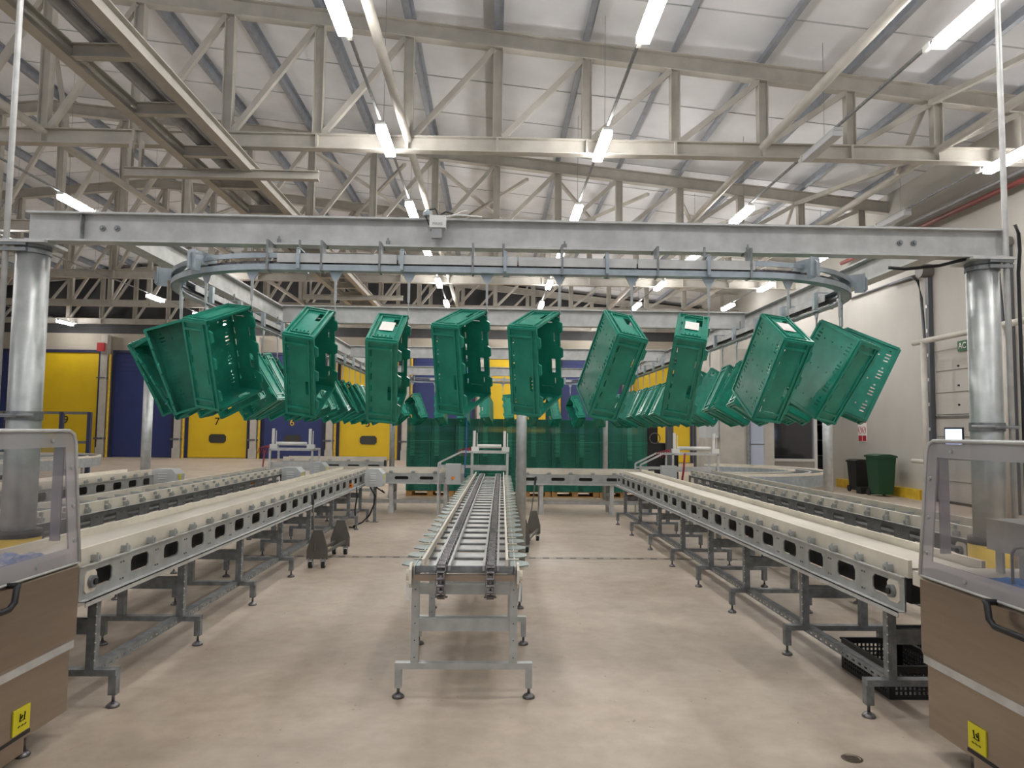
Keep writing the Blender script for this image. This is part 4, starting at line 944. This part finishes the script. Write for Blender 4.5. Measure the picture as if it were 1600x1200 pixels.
MB().box(5.8, 6.17, 19.5, 20.1, 1.45, 3.2).build('wall_cabinet', 'boxgrey', t)

# forklift behind the right transfer frame
t = thing('forklift', 'dark forklift truck with two mast posts parked before a yellow door', 'forklift', (4.9, 22, 0))
for x in (4.5, 5.35): MB().box(x-.1, x+.1, 21.6, 21.8, .1, 2.5).build('mast_post', 'piped', t)
m_ = MB(); m_.prism((4.1, 22.0, .15), (1,0,0), (0,0,1), (0,1,0), [(0,0),(1.6,0),(1.6,.8),(1.35,1.1),(.3,1.1),(0,.7)], 1.6); m_.build('body', 'black', t)
m_ = MB()
for q in range(14):
    a, b = 2*PI*q/14, 2*PI*(q+1)/14; m_.tube((4.95+.16*math.cos(a), 21.9, 1.4+.16*math.sin(a)), (4.95+.16*math.cos(b), 21.9, 1.4+.16*math.sin(b)), .015, 6)
m_.build('steering_wheel', 'dust', t)
MB().box(4.6, 5.2, 22.6, 22.9, 1.2, 1.75).build('seat', 'black', t)
for x in (4.25, 5.55): MB().tube((x-.1, 22.3, .25), (x+.1, 22.3, .25), .25, 16).build('wheel', 'rubber', t)
m_ = MB()
for x in (4.65, 4.8): m_.ptube([(x, 21.7, 2.4), (x-.05, 21.65, 2.0), (x-.1, 21.7, 1.5), (x-.05, 21.8, 1.2)], .02, 6)
m_.build('hydraulic_hose', 'black', t)

# safety rail far left
t = thing('safety_rail', 'dark blue safety railing standing in front of door nine', 'railing', (-12.6, 21.0, 0))
for x in (-15.0, -14.2, -13.4, -12.6, -11.8): MB().box(x-.05, x+.05, 21.2, 21.3, 0, 1.98).build('post', 'bluefr', t)
for z in (.75, 1.1, 1.95): MB().box(-15.0, -11.8, 21.23, 21.27, z-.04, z+.04).build('rail', 'dust' if z > 1 else 'bluefr', t)

# ------------------------------------------------------------------ packing machines
def machine(s, xf, y1, side):
    t = thing('packing_machine', 'stainless packing machine with a clear guard hood at the %s edge' % side, 'machine', (xf+s*.5, 2.9, 0), 'stainless packing machines')
    y0 = 1.2; D_ = 1.05
    # body profile (x outward from aisle face, z)
    P = [(.03,.12),(.03,.44),(.0,.50),(.0,.86),(.02,.88),(D_,.88),(D_,.12)]
    m_ = MB(); m_.prism((xf, y0, 0), (s,0,0), (0,0,1), (0,1,0), P, y1-y0); m_.build('body', 'stainless', t)
    q = MB(); q.box(min(xf+s*.06, xf+s*(D_-.05)), max(xf+s*.06, xf+s*(D_-.05)), y0+.02, y1-.02, .88, .92); q.build('bed_plate', 'beltlite', t)
    m_ = MB(); m_.bar((xf+s*.013, y0, .47), (xf+s*.013, y1+.002, .47), .006, .06); m_.build('fold_strip', 'galvlite', t)
    MB().box(min(xf+s*.026, xf+s*.031), max(xf+s*.026, xf+s*.031), y0, y1-.3, .135, .15).build('black_line', 'black', t)  # black strip along the lower edge of the body
    MB().prism((xf+s*.035, y0, 0), (s,0,0), (0,0,1), (0,1,0), [(0,.05),(0,.12),(.5,.12),(.5,.05)], y1-.33-y0).build('skirt', 'stainless', t)
    st = MB().box(min(xf+s*.024, xf+s*.03), max(xf+s*.024, xf+s*.03), y1-.43, y1-.31, .16, .275).build('warning_sticker', 'sticker', t)
    ik = MB(); xx = xf+s*.022; yc = y1-.37
    ik.bar((xx, yc+.018, .25), (xx, yc+.012, .215), .002, .006, (1,0,0)); ik.bar((xx, yc-.014, .25), (xx, yc-.018, .215), .002, .006, (1,0,0)); ik.bar((xx, yc+.02, .215), (xx, yc-.02, .215), .002, .005, (1,0,0)); ik.bar((xx, yc, .24), (xx, yc-.01, .225), .002, .008, (1,0,0))
    for q in range(5): ik.bar((xx, yc-.028+q*.012, .19+.004*(q % 2)), (xx, yc-.018+q*.012, .195-.004*(q % 2)), .002, .004, (1,0,0))
    ik.build('pictogram', 'ink', st)
    for yy in (y1-.25, y0+.3): foot(MB(), xf+s*.09, yy, .13).tube((xf+s*.09, yy, .03), (xf+s*.09, yy, .13), .016, 10).build('foot', 'chain', t, smooth=True)
    # handle
    hx = xf-s*.05
    hy = y1-.56; m_ = MB(); m_.ptube([(xf, hy, .875), (hx, hy, .878), (hx-s*.004, hy-.02, .87), (hx-s*.004, hy-.03, .81), (hx, hy-.06, .785), (hx, hy-.36, .785), (xf, hy-.38, .785)], .014, 10); m_.build('handle', 'black', t, smooth=True)
    # guard hood: leaning face, top and far end
    zb, zt = .88, 1.57; lean = .06
    a = Vector((xf+s*.005, 0, zb)); top = Vector((xf+s*lean, 0, zt)); V = (top-a).normalized(); Hh = (top-a).length; N_ = Vector((s,0,0))
    def pane(y_0, y_1, v0, v1, nm, m__, off=0): 
        q = MB(); q.prism(a+V*v0+Vector((0,y_0,0))+N_*off, (0,1,0), V, N_, [(0,0),(y_1-y_0,0),(y_1-y_0,v1-v0),(0,v1-v0)], .008); return q.build(nm, m__, t)
    bw = .085
    pane(y0, y1-bw, bw, Hh-bw, 'front_pane', 'acrylic')
    pane(y0, y1, 0, bw, 'lower_border', 'acrylic_edge'); 
    q = MB(); q.prism(a+V*(Hh-bw)+Vector((0,y0,0)), (0,1,0), V, N_, [(0,0),(y1-y0,0),(y1-y0,bw*.35),(y1-y0-.02,bw*.75),(y1-y0-.05,bw),(0,bw)], .008); q.build('upper_border', 'acrylic_edge', t)
    pane(y1-bw, y1, bw, Hh-bw, 'end_border', 'acrylic_edge')
    q = MB(); q.prism(Vector((xf+s*lean, y0, zt)), (s,0,0), (0,0,1), (0,1,0), [(0,0),(D_-lean,0),(D_-lean,.008),(0,.008)], y1-y0-.04); q.build('roof_pane', 'acrylic_edge', t)
    q = MB(); q.prism(Vector((xf+s*(D_-.01), y0, zb)), (0,1,0), (0,0,1), (s,0,0), [(0,0),(y1-y0,0),(y1-y0,zt-zb),(0,zt-zb)], .008); q.build('rear_pane', 'acrylic', t)
    q = MB(); q.bar((xf+s*.1, y1-.06, 1.0), (xf+s*.1, y1-.06, 1.52), .05, .012, (0,1,0)); q.build('inner_post', 'acrylic_edge', t)
    # metal trim round the hood
    e = MB(); o = -s*.004
    pts = [a+Vector((o,y1,0)), a+V*(Hh-.06)+Vector((o,y1,0)), a+V*(Hh-.018)+Vector((o,y1-.015,0)), a+V*(Hh)+Vector((o,y1-.055,0)), a+V*Hh+Vector((o,y0,0))]
    e.ptube(pts, .009, 8); e.ptube([a+Vector((o,y0,0)), a+Vector((o,y1,0))], .006, 8); e.build('hood_trim', 'galvlite', t, smooth=True)
    e = MB()
    for (yy, vv) in ((y1-.04,.12),(y1-.04,.3),(y1-.04,.5),(y1-.2,Hh-.05),(y1-.35,.04),(y1-.8,.04)): 
        c = a+V*vv+Vector((0,yy,0)); e.tube(c-N_*.008, c+N_*.002, .01, 10)
    e.build('hood_bolts', 'galv', t)
    # rod, inner conveyor bed and product
    e = MB(); xr = xf+s*.18
    e.ptube([(xr, y1-.42, .88), (xr, y1-.42, 1.06), (xr, y1-.44, 1.09), (xr, y1-.48, 1.1), (xr, y0, 1.1)], .007, 8); e.build('hoop_rod', 'galvdark', t, smooth=True)
    return t
tl = machine(-1, -2.17, 3.88, 'left'); trr = machine(1, 2.2, 3.68, 'right')
for s, xf, y1 in ((-1, -2.17, 3.84), (1, 2.2, 3.68)):
    pass
# wrinkled film on the left machine bed, blue pad on the right
def sheet(x0, x1, y0, y1, z, amp, nx, ny, seed):
    rnd = random.Random(seed); m_ = MB(); vs = []
    for i in range(nx+1):
        for jj in range(ny+1):
            ed = 0 if (i in (0, nx) or jj in (0, ny)) else 1
            vs.append((x0+(x1-x0)*i/nx, y0+(y1-y0)*jj/ny, z+.004+ed*amp*(rnd.random()*.8+.35*math.sin(i*1.3+jj*.25))))
    n1 = len(vs); vs += [(v[0], v[1], z+.001) for v in vs]
    fs = [(i*(ny+1)+jj, (i+1)*(ny+1)+jj, (i+1)*(ny+1)+jj+1, i*(ny+1)+jj+1) for i in range(nx) for jj in range(ny)]
    fs += [tuple(reversed([k+n1 for k in f])) for f in fs]
    return m_.add(vs, fs)
tag(sheet(-2.95, -2.26, 1.6, 3.8, .92, .035, 32, 60, 3).build('plastic_film', 'film', smooth=False), 'wrinkled blue and white plastic film lying inside the left machine hood', 'plastic film')
tag(sheet(2.3, 2.7, 2.2, 3.4, .92, .014, 16, 30, 4).build('blue_pad', 'bluecloth', smooth=False), 'flat blue absorbent pad inside the right machine hood', 'pad')
t = thing('sealing_head', 'stainless bracket mechanism inside the right machine hood', 'mechanism', (2.56, 3.45, .92))
m_ = MB(); m_.box(2.5, 2.512, 3.3, 3.6, 1.03, 1.17); m_.box(2.5, 2.85, 3.3, 3.6, 1.17, 1.182); m_.build('bracket_plate', 'galv', t)
for y in (3.36, 3.52): MB().bar((2.51, y, .925), (2.51, y, 1.04), .012, .05, (0,1,0)).build('leg', 'galv', t)
MB().tube((2.6, 3.4, 1.182), (2.6, 3.4, 1.25), .035, 12).build('clamp_knob', 'galvdark', t)
MB().tube((2.62, 3.42, .925), (2.62, 3.42, 1.17), .014, 10).build('guide_rod', 'dust', t)
# infeed beds inside hoods
for s, x0, x1, y1, wd in ((-1, -3.0, -2.26, 4.0, 'left'), (1, 2.29, 3.0, 3.88, 'right')):
    t = thing('infeed_guide', 'white plastic guide block between the %s machine and its conveyor' % wd, 'guide block', ((x0+x1)/2, y1, .6))
    a, b = min(x0, x1), max(x0, x1)
    xx = -2.28 if s < 0 else 2.28
    MB().box(min(xx, xx+s*.03), max(xx, xx+s*.03), y1-.12, y1+.16 if s < 0 else y1+.0, .79, .865).build('near_block', 'plastic', t)
    MB().box(-2.88 if s < 0 else 2.85, -2.85 if s < 0 else 2.88, y1-.12, y1-.0, .79, .865).build('far_block', 'plastic', t)

# black perforated crates under the right conveyor
def black_crate(x, y, label, z0=0):
    t = thing('black_crate', label, 'crate', (x, y, z0), 'black crates under the right conveyor')
    a, b, H_ = .2, .3, .2
    ho = lambda w_, h_: [(.03+i*.028, .03+jj*.028, .03+i*.028+.018, .03+jj*.028+.018) for i in range(int((w_-.06)/.028)) for jj in range(int((h_-.06)/.028))]
    for sx in (-1, 1): MB().plate((x+sx*a-.004, y-b, z0+.0), (0,1,0), (0,0,1), (1,0,0), 2*b, H_, .008, ho(2*b, H_)).build('side_wall', 'black', t)
    for sy_ in (-1, 1): MB().plate((x-a, y+sy_*b-.004, z0+.0), (1,0,0), (0,0,1), (0,1,0), 2*a, H_, .008, ho(2*a, H_)).build('end_wall', 'black', t)
    MB().box(x-a, x+a, y-b, y+b, z0+.001, z0+.01).build('base', 'black', t)
    m_ = MB(); m_.box(x-a-.01, x+a+.01, y-b-.01, y-b+.01, z0+H_-.012, z0+H_); m_.box(x-a-.01, x+a+.01, y+b-.01, y+b+.01, z0+H_-.012, z0+H_); m_.box(x-a-.01, x-a+.01, y-b, y+b, z0+H_-.012, z0+H_); m_.box(x+a-.01, x+a+.01, y-b, y+b, z0+H_-.012, z0+H_); m_.build('rim', 'black', t)
black_crate(2.62, 4.68, 'black perforated crate on the floor under the near end of right conveyor')
black_crate(3.15, 5.0, 'black perforated crate farther under the right conveyor, mostly hidden')
# small floor frames by the machines
for x, y, wd in ((-2.28, 3.3, 'left'), (2.05, 3.2, 'right')):
    m_ = MB(); m_.ptube([(x-.1,y-.12,.01),(x+.08,y-.12,.01),(x+.08,y+.12,.01),(x-.1,y+.12,.01),(x-.1,y-.12,.01)], .007, 6)
    tag(m_.build('wire_frame', 'galvlite', smooth=True), 'small bent metal rod frame on the floor at the %s machine foot' % wd, 'rod frame')
tag(MB().lathe((1.79, 3.6, 0), [(.05,0),(.05,.003),(.04,.004),(.036,.002)], 20).build('floor_cover', 'stainless'), 'small round metal cover set in the floor near the right machine', 'floor cover')

for o in bpy.data.objects:
    for k in ('_o', '_k'):
        if k in o: del o[k]
